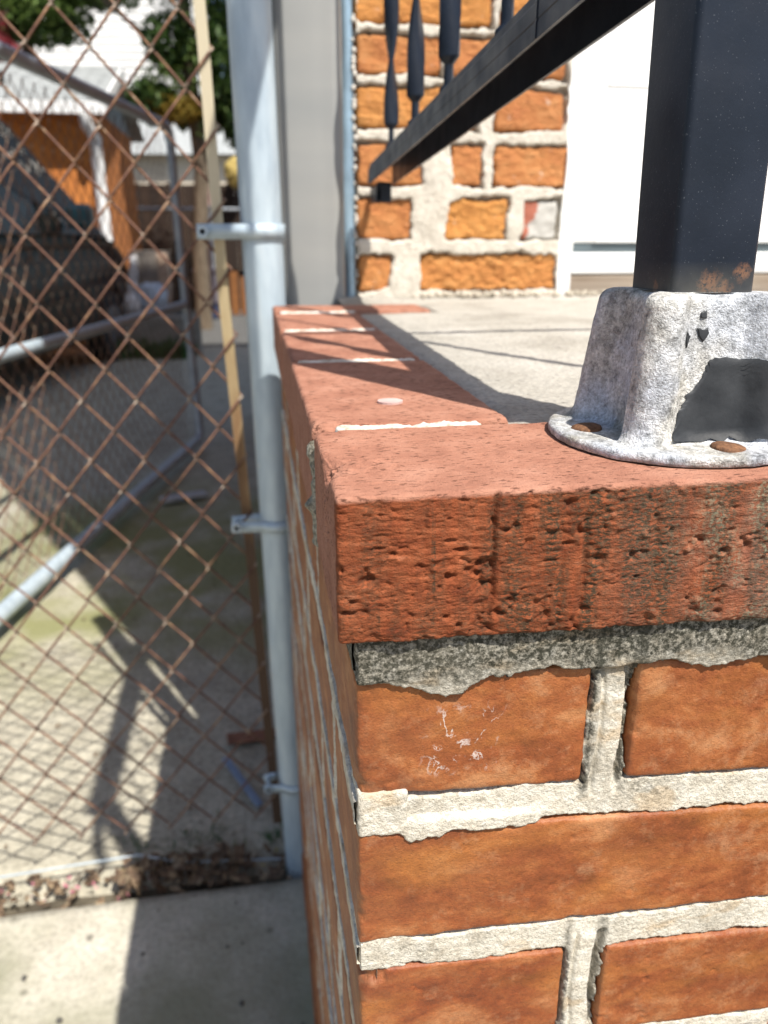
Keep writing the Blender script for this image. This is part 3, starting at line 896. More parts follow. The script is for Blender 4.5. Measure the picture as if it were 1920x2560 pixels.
for (z0, z1) in ((courses[0][1], S - 0.058), (courses[1][1], courses[0][0]), (courses[2][1], courses[1][0]), (0.735, courses[2][0])):
    fy = FY - (0.0026 if z1 > 0.99 else 0.0008 if z0 > 0.89 else -0.0010)
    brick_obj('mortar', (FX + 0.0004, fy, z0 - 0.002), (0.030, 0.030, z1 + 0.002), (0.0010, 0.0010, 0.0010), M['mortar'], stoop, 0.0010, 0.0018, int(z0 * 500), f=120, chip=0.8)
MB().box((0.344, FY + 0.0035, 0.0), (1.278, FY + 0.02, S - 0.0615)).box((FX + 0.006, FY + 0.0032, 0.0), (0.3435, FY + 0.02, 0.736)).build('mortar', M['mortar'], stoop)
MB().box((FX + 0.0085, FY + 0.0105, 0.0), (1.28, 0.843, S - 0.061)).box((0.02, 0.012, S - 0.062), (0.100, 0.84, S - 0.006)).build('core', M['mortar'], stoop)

# concrete floor of the stoop
def floor_slab():
    us = np.concatenate([np.linspace(0.1035, 0.45, 116), np.linspace(0.46, 1.28, 42)])
    ws = np.concatenate([np.linspace(0.1085, 0.55, 148), np.linspace(0.556, 1.0, 75)])
    def fn(U, W):
        p = np.stack([U, W, U * 0], 1)
        z = S - 0.0030 + 0.0012 * fbm(p, 14, 4, 0.6, 1) + 0.0011 * fbm(p, 130, 3, 0.65, 2)
        edge = np.exp(-((U - 0.1035) / 0.006) ** 2) * (W < 0.76)
        z = z - 0.0045 * edge * (0.7 + 0.6 * fbm(p, 90, 3, 0.6, 5))
        front = np.exp(-((W - 0.1085) / 0.004) ** 2)
        z = z - 0.003 * front
        # earlier concrete is left under the end brick; it comes up again as rubble beside the house
        inb = (U < 0.212) & (W > 0.752) & (W < 0.858)
        z = np.where(inb, S - 0.03, z)
        rub = np.clip((W - 0.93) / 0.05, 0, 1)
        z = z + rub * (0.004 + 0.007 * np.clip(fbm(p, 34, 4, 0.65, 7), -0.2, 1))
        return np.stack([U, W, z], 1)
    P, Q = heightgrid(us, ws, fn)
    link_mesh('floor_slab', np_mesh('floor_slab', P, Q), M['slab'], stoop)
floor_slab()
MB().box((0.212, 0.845, 0.0), (1.28, 0.998, S - 0.03)).build('core', M['mortar'], stoop)
# small white plug in the second cap brick
pl = MB()
pts = [(math.cos(a) * 0.0075, math.sin(a) * 0.0072) for a in [i * math.pi / 8 for i in range(16)]]
pl.add([(0.0495 + x, 0.171 + y, S + 0.0006) for x, y in pts] + [(0.0495 + x, 0.171 + y, S - 0.002) for x, y in pts],
       [tuple(range(16))] + [(i, i + 16, (i + 1) % 16 + 16, (i + 1) % 16) for i in range(16)])
pl.build('wall_plug', plain('pinkish plug', (0.52, 0.37, 0.34), 0.7, 0, 0.15, 100), stoop)
# loose crumbs along the foot of the house
rc = np.random.RandomState(3)
cr = MB()
for i in range(150):
    x, y = rc.uniform(0.22, 0.60), 0.955 + abs(rc.normal(0, 0.022))
    if y > 0.995: continue
    s = rc.uniform(0.0015, 0.006)
    m = Matrix.Translation((x, y, S + 0.002 + s * 0.6)) @ Matrix.Rotation(rc.uniform(0, 3), 4, 'X') @ Matrix.Rotation(rc.uniform(0, 3), 4, 'Z')
    cr.bbox((-s, -s * 0.7, -s * 0.6), (s, s * 0.7, s * 0.6), s * 0.25, m)
tag(cr.build('mortar_crumbs', M['crumb']), 'crumbs of broken mortar strewn on the stoop along the house foot', 'rubble', kind='stuff')
# ------------------------------------------------------------------ HOUSE
house = empty('brick_house', (0, 0, 0), 'orange old-brick house corner with a white door above the stoop', 'house')
PY = 1.0
rows = [
    (1.0690, 1.1240, [(0.143, 0.197), (0.240, 0.4705)]),
    (1.1475, 1.2065, [(0.142, 0.226), (0.281, 0.382), (0.408, 0.4665)]),
    (1.2265, 1.2840, [(0.143, 0.247), (0.289, 0.337), (0.3585, 0.4765)]),
    (1.3060, 1.3615, [(0.142, 0.325), (0.357, 0.4665)]),
    (1.3785, 1.4275, [(0.143, 0.270), (0.284, 0.4650)]),
    (1.4445, 1.5000, [(0.142, 0.345), (0.358, 0.4680)]),
]
z = 1.52
k = 0
while z < 3.0:
    rows.append((z, z + 0.057, [(0.142, 0.345), (0.358, 0.468)] if k % 2 else [(0.142, 0.250), (0.264, 0.468)]))
    z += 0.078; k += 1
rr = np.random.RandomState(8)
for ri, (z0, z1, bs) in enumerate(rows):
    for bi, (x0, x1) in enumerate(bs):
        vis = ri < 7
        o = brick_obj('brick', (x0, PY + 0.0045 + rr.uniform(-0.002, 0.002), z0), (x1, PY + 0.09, z1),
                      (0.0035, 0.012, 0.003) if vis else (0.012, 0.02, 0.012),
                      M['smear'] if (ri == 1 and bi == 2) else M['old'], house,
                      0.0080 if (ri, bi) in ((1, 1), (0, 1)) else 0.0046, 0.0045, 200 + ri * 5 + bi, f=26, chip=1.0)
def pier_mortar():
    us = np.arange(0.1425, 0.474, 0.0022)
    ws = np.arange(S - 0.005, 1.62, 0.0022)
    def fn(U, W):
        p = np.stack([U, U * 0, W], 1)
        sd = np.full(U.shape, 1.0)
        for (z0, z1, bs) in rows[:9]:
            for (x0, x1) in bs:
                sd = np.minimum(sd, np.maximum(np.maximum(x0 - U, U - x1), np.maximum(z0 - W, W - z1)))
        sm = 0.008 * np.exp(-((U - 0.262) / 0.028) ** 2 - ((W - 1.190) / 0.03) ** 2) + 0.010 * np.exp(-((U - 0.268) / 0.03) ** 2 - ((W - 1.245) / 0.03) ** 2)
        sm = sm + 0.010 * np.exp(-((U - 0.210) / 0.03) ** 2 - ((W - 1.085) / 0.03) ** 2)
        sm = sm + 0.022 * np.clip(fbm(p, 13, 3, 0.6, 15) - 0.16, 0, 0.5)
        m = sd + 0.0085 * fbm(p, 30, 4, 0.62, 3) + 0.003 * fbm(p, 90, 3, 0.6, 8) + sm + 0.0006
        t = np.clip(m / 0.004, 0, 1); t = t * t * (3 - 2 * t)
        y = PY + 0.0010 - 0.002 * fbm(p, 24, 4, 0.6, 5) - 0.25 * sm + 0.0009 * fbm(p, 200, 3, 0.6, 6)
        y = y * t + (PY + 0.022) * (1 - t)
        return np.stack([U, y, W], 1)
    P, Q = heightgrid(us, ws, fn)
    link_mesh('mortar', np_mesh('mortar', P, Q[:, ::-1]), M['hmortar'], house)
pier_mortar()
MB().box((0.146, PY + 0.0215, 0.0), (0.472, 1.095, 3.0)).build('pier_core', M['hmortar'], house)
# the masses behind: side wall, lintel, wall right of the door, upper storey
MB().box((0.150, 1.0965, 0.0), (0.470, 5.2, 3.0)).box((1.45, PY + 0.004, 0.0), (6.0, 5.2, 3.0)) \
    .box((0.150, PY + 0.006, 3.002), (6.0, 5.2, 6.2)).box((0.4715, 1.30, 0.0), (1.449, 5.2, 2.998)).build('wall', M['sidewall'], house)
MB().bbox((-0.15, 0.80, 6.202), (6.2, 5.4, 6.32), 0.02).build('roof', M['shingle'], house)

door = MB().bbox((0.503, 1.036, 1.142), (1.40, 1.075, 2.98), 0.004).build('door', M['white'], house)
# raised lower panel, standing a little proud with a fine bead round it
MB().bbox((0.548, 1.0335, 1.1425), (1.33, 1.0375, 1.372), 0.0015).bbox((0.548, 1.0335, 1.3755), (1.33, 1.0375, 2.2), 0.0015).build('door_panel', M['white'], door)
MB().box((0.5045, 1.040, 1.1265), (1.40, 1.070, 1.1415)).build('door_sweep', M['sweep'], door)
MB().bbox((0.500, 1.022, 1.1095), (1.41, 1.072, 1.1260), 0.002).build('threshold', M['wtrim'], door)
MB().bbox((0.500, 1.014, 1.0925), (1.41, 1.072, 1.1085), 0.002).build('threshold', M['wtrim'], door)
MB().bbox((0.499, 1.016, 1.0560), (1.42, 1.080, 1.0915), 0.003).build('sill', M['sill'], door)
# jamb with a rough scribed edge against the bricks
def jamb():
    ws = np.arange(S - 0.01, 3.0, 0.008)
    mb = MB()
    vs = []
    for w in ws:
        e = 0.4775 + 0.0035 * math.sin(w * 31) + 0.004 * float(vnoise(np.array([[0.3, 0.1, w]]), 26)[0])
        if w < 1.12: e -= 0.004
        vs += [(e, PY + 0.012, w), (0.502, PY + 0.016, w), (0.502, PY + 0.09, w), (e, PY + 0.09, w)]
    fs = []
    for i in range(len(ws) - 1):
        for q in range(4):
            fs.append((i * 4 + q, i * 4 + (q + 1) % 4, i * 4 + 4 + (q + 1) % 4, i * 4 + 4 + q))
    mb.add(vs, fs)
    mb.build('door_jamb', M['wtrim'], house)
jamb()

# downspout: folded sheet with soft corners and one shallow flute, running down behind the stoop
def downspout():
    x0, x1, y0, y1, r = 0.0195, 0.1175, 0.965, 1.045, 0.012
    prof = []
    def arc(cx, cy, a0, a1):
        for i in range(6):
            a = a0 + (a1 - a0) * i / 5
            prof.append((cx + r * math.cos(a), cy + r * math.sin(a)))
    arc(x0 + r, y0 + r, math.pi, 1.5 * math.pi)
    for i in range(1, 30):
        x = x0 + r + (x1 - x0 - 2 * r) * i / 30
        t = (x - x0) / (x1 - x0)
        prof.append((x, y0 + 0.0006 * math.exp(-((t - 0.70) / 0.10) ** 2) - 0.0035 * math.sin(math.pi * t)))
    arc(x1 - r, y0 + r, 1.5 * math.pi, 2 * math.pi)
    arc(x1 - r, y1 - r, 0, 0.5 * math.pi)
    arc(x0 + r, y1 - r, 0.5 * math.pi, math.pi)
    n = len(prof)
    vs, fs = [], []
    zs = (0.04, 0.8, 1.6, 2.6, 6.1)
    for z in zs:
        for (x, y) in prof: vs.append((x, y, z))
    for i in range(len(zs) - 1):
        for q in range(n):
            fs.append((i * n + q, i * n + (q + 1) % n, (i + 1) * n + (q + 1) % n, (i + 1) * n + q))
    MB().add(vs, fs, True).build('downspout', M['spout'], house)
downspout()
def flashing():
    ws = np.arange(0.3, 6.1, 0.016)
    vs, fs = [], []
    for w in ws:
        a = 0.1195 + 0.0022 * math.sin(w * 19) + 0.002 * float(vnoise(np.array([[0.7, 0.1, w]]), 14)[0])
        vs += [(a, 1.004, w), (a + 0.004, 0.9965, w), (0.1345, 0.9985, w), (0.1395, 1.02, w)]
    for i in range(len(ws) - 1):
        for q in range(3):
            fs.append((i * 4 + q, i * 4 + q + 1, i * 4 + 5 + q, i * 4 + 4 + q))
    MB().add(vs, fs, True).build('corner_flashing', M['flash'], house)
    mb = MB()
    for i in range(46):
        w = 1.08 + rr.uniform(0, 0.42)
        s = rr.uniform(0.0018, 0.0042)
        c = Vector((0.1375 + rr.uniform(-0.0015, 0.0015), 0.998, w))
        mb.tube([c + Vector((0, 0, -s)), c, c + Vector((0, 0, s))], [s * 0.4, s, s * 0.4], 6)
    o = mb.build('caulk_beads', M['caulk'], house)
    o['kind'] = 'stuff'
flashing()

# ------------------------------------------------------------------ IRON RAILING
rail = empty('iron_railing', (0.168, 0.068, S), 'black iron railing standing in a pitted grey cast shoe on the corner brick', 'railing')
PX, PYc = 0.168, 0.068
def rpart(mb, name, mat, parent=rail):
    o = mb.build(name, mat, parent)
    o.location = (-PX, -PYc, -S) if parent is rail else (0, 0, 0)
    return o
def roundrect(hx, hy, r, seg=5):
    out = []
    for cx, cy, a0 in ((hx - r, hy - r, 0), (-hx + r, hy - r, 90), (-hx + r, -hy + r, 180), (hx - r, -hy + r, 270)):
        for i in range(seg + 1):
            a = math.radians(a0 + 90 * i / seg)
            out.append((cx + r * math.cos(a), cy + r * math.sin(a)))
    return out
def post():
    prof = roundrect(0.0192, 0.0190, 0.0030)
    n = len(prof)
    vs, fs = [], []
    for z in (S + 0.01, S + 0.30, S + 0.87):
        for (x, y) in prof: vs.append((PX + x - 0.028 * (z - S - 0.067), PYc + y, z))
    for i in range(2):
        for q in range(n):
            fs.append((i * n + q, i * n + (q + 1) % n, (i + 1) * n + (q + 1) % n, (i + 1) * n + q))
    mb = MB().add(vs, fs, True)
    me = mb.mesh('post')
    o = link_mesh('post', me, M['black'], rail)
    o.location = (-PX, -PYc, -S)
post()

# cast shoe: round flange, square tapering body with lobed corners and a recess in each side
def shoe():
    nth = 360
    th = np.linspace(0, 2 * np.pi, nth, endpoint=False)
    cx, sx = np.cos(th), np.sin(th)
    def body(half, rec, pw=7.0):
        m = (np.abs(cx) ** pw + np.abs(sx) ** pw) ** (-1 / pw) * half
        m = np.minimum(m, half * 1.31)
        # recess at the middle of every side
        d = np.minimum(np.abs(cx), np.abs(sx)) / np.maximum(np.abs(cx), np.abs(sx))   # 0 at side middle, 1 at corner
        w = np.clip((0.66 - d) / 0.17, 0, 1); w = w * w * (3 - 2 * w)
        return m - rec * w
    circ = 0.0578 * (1 + 0.012 * np.cos(4 * th + np.pi))
    rings = [(circ * 0.985, 0.0005), (circ, 0.0010), (circ * 1.002, 0.0036), (circ * 0.985, 0.0048)]
    foot = body(0.0385, 0.0098)
    for t in (0.15, 0.4, 0.65, 0.85):
        rings.append((circ * 0.985 * (1 - t) + (foot + 0.003) * t, 0.0050))
    rings.append((foot + 0.0022, 0.0056)); rings.append((foot + 0.0008, 0.0072))
    for k in range(1, 45):
        t = k / 44
        rings.append((body(0.0382 - 0.0062 * t, 0.0098 - 0.0012 * t), 0.0085 + t * 0.0545))
    top = body(0.0320, 0.0086)
    rings += [(top - 0.0012, 0.0650), (top - 0.0030, 0.0664), (top - 0.0055, 0.0671), (top * 0.25 + 0.0150, 0.0674), (np.full(nth, 0.012), 0.0672)]
    V = []
    for r, h in rings:
        V.append(np.stack([PX + r * cx, PYc + r * sx, np.full(nth, S + h) if np.isscalar(h) else S + h], 1))
    m = len(rings)
    V = np.concatenate(V)
    I = np.arange(m * nth).reshape(m, nth)
    J = np.roll(I, -1, axis=1)
    Q = np.stack([I[:-1], J[:-1], J[1:], I[1:]], -1).reshape(-1, 4)
    out = V - np.array([PX, PYc, 0]); out[:, 2] = 0
    out /= np.maximum(np.linalg.norm(out, axis=1, keepdims=True), 1e-9)
    d = 0.00055 * fbm(V, 55, 3, 0.6, 2) + 0.00035 * fbm(V, 300, 3, 0.65, 4)
    V = V + out * d[:, None]
    V[:, 2] += 0.0004 * fbm(V, 90, 2, 0.6, 9)
    me = np_mesh('post_shoe', V, Q)
    o = link_mesh('post_shoe', me, M['cast'], rail)
    o.location = (-PX, -PYc, -S)
    return o
SHOE = shoe()
def screw(x, y, tilt):
    mb = MB()
    r = 0.0072
    prof = [(0.0, 0.0021), (0.35, 0.0020), (0.7, 0.0016), (0.93, 0.0009), (1.0, 0.0), (1.0, -0.002)]
    vs, fs = [], []
    for (q, h) in prof[1:]:
        for i in range(18):
            a = i * math.pi / 9
            wob = 1 + 0.05 * math.sin(a * 3 + x * 900)
            vs.append((x + q * r * wob * math.cos(a), y + q * r * wob * math.sin(a), S + 0.0052 + h + tilt * q * math.cos(a)))
    for i in range(len(prof) - 2):
        for k in range(18):
            fs.append((i * 18 + k, i * 18 + (k + 1) % 18, (i + 1) * 18 + (k + 1) % 18, (i + 1) * 18 + k))
    fs.append(tuple(range(18)))
    mb.add(vs, fs, True)
    o = mb.build('screw', M['screw'], SHOE)
screw(PX - 0.0425, PYc + 0.001, 0.0004)
screw(PX + 0.002, PYc - 0.0425, -0.0004)
screw(PX + 0.0425, PYc, 0.0)
screw(PX, PYc + 0.0425, 0.0)
# remnants of black paint still lying on the front recess of the shoe
def flake(name, outline, off, seed):
    """thin film over the recess: outline in (x, z), follows the sloping front of the shoe"""
    def yb(x, z):
        t = min(max((z - S - 0.0085) / 0.0545, 0), 1)
        half, rec = 0.0382 - 0.0062 * t, 0.0098 - 0.0012 * t
        y = half - rec
        for _ in range(25):
            a = math.atan2(y, x - PX)
            cc, ss = abs(math.cos(a)), abs(math.sin(a))
            r = min((cc ** 7 + ss ** 7) ** (-1 / 7) * half, half * 1.31)
            d = min(cc, ss) / max(cc, ss)
            w = min(max((0.66 - d) / 0.17, 0), 1)
            r -= rec * w * w * (3 - 2 * w)
            y = 0.5 * y + 0.5 * math.sqrt(max(r * r - (x - PX) ** 2, 1e-8))
        if z < S + 0.0085:
            y += (S + 0.0085 - z) * 1.4
        return PYc - y - off
    n = len(outline)
    rings = 9
    cx = sum(p[0] for p in outline) / n; cz = sum(p[1] for p in outline) / n
    sm_ = outline
    for _ in range(6):
        sm_ = [((sm_[i - 1][0] + sm_[i][0] + sm_[(i + 1) % n][0]) / 3, (sm_[i - 1][1] + sm_[i][1] + sm_[(i + 1) % n][1]) / 3) for i in range(n)]
    vs, fs = [], []
    for q in range(1, rings + 1):
        for (x, z) in (outline if q == rings else sm_):
            px, pz = cx + (x - cx) * q / rings, cz + (z - cz) * q / rings
            vs.append((px, yb(px, pz) + (0.0006 if q == rings else 0), pz))
    vs.append((cx, yb(cx, cz), cz))
    for q in range(rings - 1):
        for k in range(n):
            fs.append((q * n + k, q * n + (k + 1) % n, (q + 1) * n + (k + 1) % n, (q + 1) * n + k))
    for k in range(n): fs.append((n * rings, (k + 1) % n, k))
    MB().add(vs, fs, True).build(name, M['remnant'], SHOE)
def ragged(pts, n=8, amp=0.0009, seed=0):
    out = []
    m = len(pts)
    for i in range(m):
        a, b = pts[i], pts[(i + 1) % m]
        for k in range(n):
            t = k / n
            x, z = a[0] + (b[0] - a[0]) * t, a[1] + (b[1] - a[1]) * t
            q = np.array([[x, seed * 0.1, z]])
            out.append((x + amp * float(fbm(q, 330, 3, 0.7, seed)[0]), z + amp * float(fbm(q, 330, 3, 0.7, seed + 4)[0])))
    return out
flake('paint_flake', ragged([(0.1475, S + 0.0062), (0.152, S + 0.016), (0.156, S + 0.023), (0.1615, S + 0.030), (0.166, S + 0.0385), (0.169, S + 0.0405), (0.1965, S + 0.0405), (0.1985, S + 0.0062)], 10, 0.0026, 3), 0.0010, 1)
flake('paint_flake', ragged([(0.1590, S + 0.0535), (0.1615, S + 0.0520), (0.1635, S + 0.0535), (0.1650, S + 0.0505), (0.1625, S + 0.0475), (0.1600, S + 0.0495)], 6, 0.0014, 6), 0.0008, 2)
flake('paint_flake', ragged([(0.1600, S + 0.0595), (0.1630, S + 0.0600), (0.1635, S + 0.0570), (0.1605, S + 0.0570)], 6, 0.0012, 8), 0.0008, 3)
flake('paint_flake', ragged([(0.1535, S + 0.0520), (0.1555, S + 0.0500), (0.1545, S + 0.0450), (0.1530, S + 0.0475)], 6, 0.0011, 9), 0.0010, 4)

# bottom rail: folded channel with a stepped side, running back to the house
def railz(y): return 1.2536 + (0.345 - y) * 0.050
def railx(y): return 0.147 + (y - 0.34) * 0.005
def bottom_rail():
    prof = [(0.0, 0.0), (0.0022, 0.0), (0.0026, 0.0250), (0.0354, 0.0250), (0.0358, 0.0), (0.038, 0.0), (0.038, 0.026), (0.0365, 0.0285), (0.0052, 0.0285), (0.0030, 0.0272),
            (0.0028, 0.0222), (0.0006, 0.0205), (0.0, 0.0190), (0.0, 0.0105), (0.0005, 0.0100), (0.0005, 0.0090), (0.0, 0.0085)]
    y0, y1 = 0.075, 0.948
    rpart(MB().sweep(prof, (railx(y0), y0, railz(y0)), (railx(y1), y1, railz(y1))), 'bottom_rail', M['black'])
    # weld seam round the channel
    yw = 0.233
    pw = [(x - 0.0007 if x < 0.02 else x + 0.0007, z) for x, z in prof]
    rpart(MB().sweep(pw, (railx(yw), yw, railz(yw) + 0.0003), (railx(yw), yw + 0.0035, railz(yw) + 0.0003)), 'weld_seam', M['black'])
bottom_rail()
# end tab fixing the rail to the house
rpart(MB().bbox((0.1600, 0.930, 1.1985), (0.1820, 0.936, 1.2260), 0.0015).bbox((0.1600, 0.930, 1.1985), (0.1660, 0.998, 1.2200), 0.0012)
      .tube([(0.171, 0.9300, 1.208), (0.171, 0.9270, 1.208)], 0.0052, 6), 'bracket', M['black'])
# twisted flat balusters, necked at the foot
TOPZ = S + 0.96
def baluster(y, h0, view):
    zb = railz(y) + 0.0275
    x = railx(y) + 0.0185
    hs = [0.0015 * i for i in range(40)] + [0.06 + 0.0026 * i for i in range(100)]
    hs += [0.32 + (TOPZ - zb - 0.32) * i / 40 for i in range(41)]
    n = len(hs) - 1
    vs, fs = [], []
    # the twist stops edge-on to the sun, shaped so the upper shadow stays thin
    sun_edge_a = math.atan2(-0.57, 0.283)
    hstop = h0 + ((sun_edge_a - view) / math.pi * 0.15)
    while hstop < 0.17: hstop += 0.15
    for h in hs:
        if h < 0.010: w = 0.0080
        elif h < 0.013: w = 0.0080 - (h - 0.010) / 0.003 * 0.0045
        elif h < 0.030: w = 0.0035
        elif h < 0.036: w = 0.0035 + (h - 0.030) / 0.006 * 0.0060
        else: w = 0.0095
        a = view + (max(h, 0.036) - h0) / 0.15 * math.pi
        if h > hstop: a = view + (hstop - h0) / 0.15 * math.pi
        ux, uy = math.cos(a), math.sin(a)
        nx, ny = -uy, ux
        tk = 0.0032
        for sx, sy in ((-1, -1), (1, -1), (1, 1), (-1, 1)):
            vs.append((x + ux * w * sx + nx * tk * sy, y + uy * w * sx + ny * tk * sy, zb + h))
    for i in range(n):
        for q in range(4):
            fs.append((i * 4 + q, i * 4 + (q + 1) % 4, i * 4 + 4 + (q + 1) % 4, i * 4 + 4 + q))
    rpart(MB().add(vs, fs, True), 'baluster', M['black'])
for y, h0 in ((0.854, 0.035), (0.690, 0.057), (0.531, 0.061), (0.353, 0.060), (0.195, 0.05)):
    vx, vy = railx(y) + 0.0185 - CAM[0], y - CAM[1]
    baluster(y, h0, math.atan2(-vx, vy))
# top rail with a scrolled end, and the thin bar that runs on along the front
rpart(MB().bbox((0.137, -0.02, TOPZ), (0.195, 0.99, TOPZ + 0.014), 0.003), 'top_rail', M['black'])
def scroll(c, r0, turns, plane, up=1):
    pts = []
    n = 40
    for i in range(n + 1):
        t = i / n
        a = t * turns * 2 * math.pi
        r = r0 * (1 - 0.75 * t)
        u, w = r * math.cos(a), r * math.sin(a) * up
        pts.append((c[0], c[1] + u, c[2] + w) if plane == 'y' else (c[0] + u, c[1], c[2] + w))
    return pts
sc = MB()
sc.tube([(0.166, 0.05, TOPZ + 0.01), (0.166, -0.04, TOPZ - 0.005), (0.166, -0.09, TOPZ - 0.05), (0.166, -0.10, TOPZ - 0.11), (0.166, -0.07, TOPZ - 0.14)], [0.011, 0.012, 0.012, 0.011, 0.009], 8)
rpart(sc, 'rail_end', M['black'])
rpart(MB().tube([(0.19, 0.062, S + 0.815), (0.7, 0.064, S + 0.815), (1.20, 0.066, S + 0.815)], 0.0065, 8), 'front_bar', M['black'])
rpart(MB().tube([(0.325, 0.063, S + 0.815), (0.328, 0.064, S + 0.60), (0.335, 0.066, S + 0.36), (0.352, 0.066, S + 0.25), (0.39, 0.066, S + 0.20)], 0.0055, 8), 'front_bar', M['black'])
# ------------------------------------------------------------------ CHAIN LINK FENCE
PITX, PITZ = 0.0803, 0.0955
def wire_mesh(name, ztop, zbot, r=0.0019, amp=0.5, lean=0.0, seg=6, crown=0.0036, flip=1):
    """one zig-zag wire of the fabric, corner to corner, crossing in front and behind"""
    a = PITX * amp * 0.5 * 1.06
    pts = []
    n = int((ztop - zbot) / (PITZ / 2))
    for i in range(n + 1):
        z = ztop - i * PITZ / 2
        s = (1 if i % 2 == 0 else -1) * flip
        x = s * a + lean * (ztop - z)
        # rounded knuckle: three points per corner
        pts += [(x - s * 0.0042, s * crown, z + 0.0040), (x, 0.0, z), (x - s * 0.0042, -s * crown, z - 0.0040)]
    return MB().tube(pts, r, seg).mesh(name)
fence = empty('chain_link_fence', (0, 0.945, 0), 'rusty chain-link fence hung on a galvanised post beside the stoop', 'fence')
FYc = 0.958 - 0.945
wm = [wire_mesh('wire', 1.6780, 0.06, 0.00195, 0.5, 0.022, flip=q) for q in (1, -1)]
for k in range(24):
    link_mesh('wire', wm[k % 2], M['rust'], fence, (-0.0885 - PITX / 2 * k + random.uniform(-0.0006, 0.0006), FYc + random.uniform(-0.001, 0.001), random.uniform(-0.0015, 0.0015)))
fp = MB().tube([(-0.0050, -0.005, 1.95), (-0.0095, -0.005, 1.44), (-0.0060, -0.005, 0.9), (-0.0010, -0.005, 0.42), (0.0085, -0.005, -0.04)], 0.0298, 28).build('post', M['galv'], fence)
MB().tube([(-0.0050, -0.005, 1.948), (-0.0050, -0.005, 1.965), (-0.0050, -0.005, 1.985)], [0.0325, 0.031, 0.012], 20).build('post_cap', M['galv'], fp)
def bar():
    w, t = 0.0080, 0.0012
    pts = [(-0.0812, 1.66), (-0.0735, 1.40), (-0.0690, 1.07), (-0.0590, 0.82), (-0.0335, 0.08)]
    vs, fs = [], []
    for (x, z) in pts:
        vs += [(x - w, FYc - t, z), (x + w, FYc - t, z), (x + w, FYc + t, z), (x - w, FYc + t, z)]
    for i in range(len(pts) - 1):
        for q in range(4):
            fs.append((i * 4 + q, i * 4 + (q + 1) % 4, i * 4 + 4 + (q + 1) % 4, i * 4 + 4 + q))
    fs += [(0, 1, 2, 3), (16, 17, 18, 19)]
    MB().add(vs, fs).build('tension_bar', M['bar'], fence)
bar()
def band(z, px, bx, h=0.0105):
    """flat strap round the post, its two ends bolted together beyond the bar"""
    r = 0.0312
    path = []
    for i in range(25):
        a = math.radians(140 - i * 280 / 24)
        path.append((px + r * math.cos(a), -0.005 + r * math.sin(a)))
    path = [(bx, 0.006)] + path + [(bx, -0.019)]
    vs, fs = [], []
    for i, (x, y) in enumerate(path):
        vs += [(x, y, z - h), (x, y, z + h)]
    for i in range(len(path) - 1):
        fs.append((i * 2, i * 2 + 2, i * 2 + 3, i * 2 + 1))
    o = MB().add(vs, fs, True).build('tension_band', M['galv'], fence)
    so = o.modifiers.new('thickness', 'SOLIDIFY'); so.thickness = 0.0022; so.offset = 1
    MB().tube([(bx + 0.008, -0.027, z), (bx + 0.008, 0.014, z)], 0.0042, 8).tube([(bx + 0.008, -0.027, z), (bx + 0.008, -0.0225, z)], 0.0085, 6).build('bolt', M['galv'], o)
band(1.1580, -0.0075, -0.0990)
band(0.7080, -0.0040, -0.0800, 0.0090)
band(0.1900, 0.0040, -0.0545, 0.0085)
MB().tube([(-0.90, FYc, 0.020), (-0.55, FYc - 0.004, 0.032), (-0.30, FYc + 0.002, 0.040), (-0.22, FYc, 0.012), (-0.02, FYc, -0.01)], 0.0019, 6).build('tension_wire', M['galv'], fence)
MB().tube([(-1.06, 0.0, 1.95), (-1.06, 0.0, -0.04)], 0.0298, 20).build('post', M['galv'], fence)

# ------------------------------------------------------------------ OPEN GATE LEAF
gate = empty('chain_link_gate', (-1.02, 1.12, 0), 'open chain-link gate leaf of dull grey pipe, swung back along the driveway', 'gate', rz=-math.atan2(0.2075, 1))
# local: +y runs along the leaf away from the hinge
L = 3.08
GB, GM, GT = 0.075, 0.815, 1.675
def gp(mb, name, mat=M['pipe']): return mb.build(name, mat, gate)
gp(MB().tube([(0, -0.02, GT), (0, 1.5, GT + 0.003), (0, L - 0.07, GT), (0, L - 0.02, GT - 0.02), (0, L, GT - 0.07)], 0.0245, 14), 'top_rail', plain('pale galvanised rail', (0.56, 0.66, 0.76), 0.45, 0.1, 0.12, 12))
gp(MB().tube([(0, L, GT - 0.07), (0.008, L, 0.85), (0.03, L, GB + 0.05), (0.03, L - 0.014, GB + 0.014), (0.03, L - 0.05, GB)], 0.0220, 14), 'stile')
gp(MB().tube([(0.03, L - 0.05, GB), (0.01, 1.4, GB), (0, -0.02, GB)], 0.0265, 14), 'bottom_rail', M['galv'])
gp(MB().tube([(0, -0.02, GM), (0.008, L, GM)], 0.0205, 14), 'middle_rail', M['galv'])
gp(MB().tube([(0, 0, GT), (0, 0, GB)], 0.0215, 14), 'stile')
gw = [wire_mesh('wire', 1.63025, GB + 0.02, 0.0017, 0.5, 0.0, 5, flip=q) for q in (1, -1)]
for k in range(75):
    o = link_mesh('wire', gw[k % 2], M['rust'], gate, (-0.026, 0.05 + PITX / 2 * k, 0))
    o.rotation_euler = (0, 0, math.pi / 2)

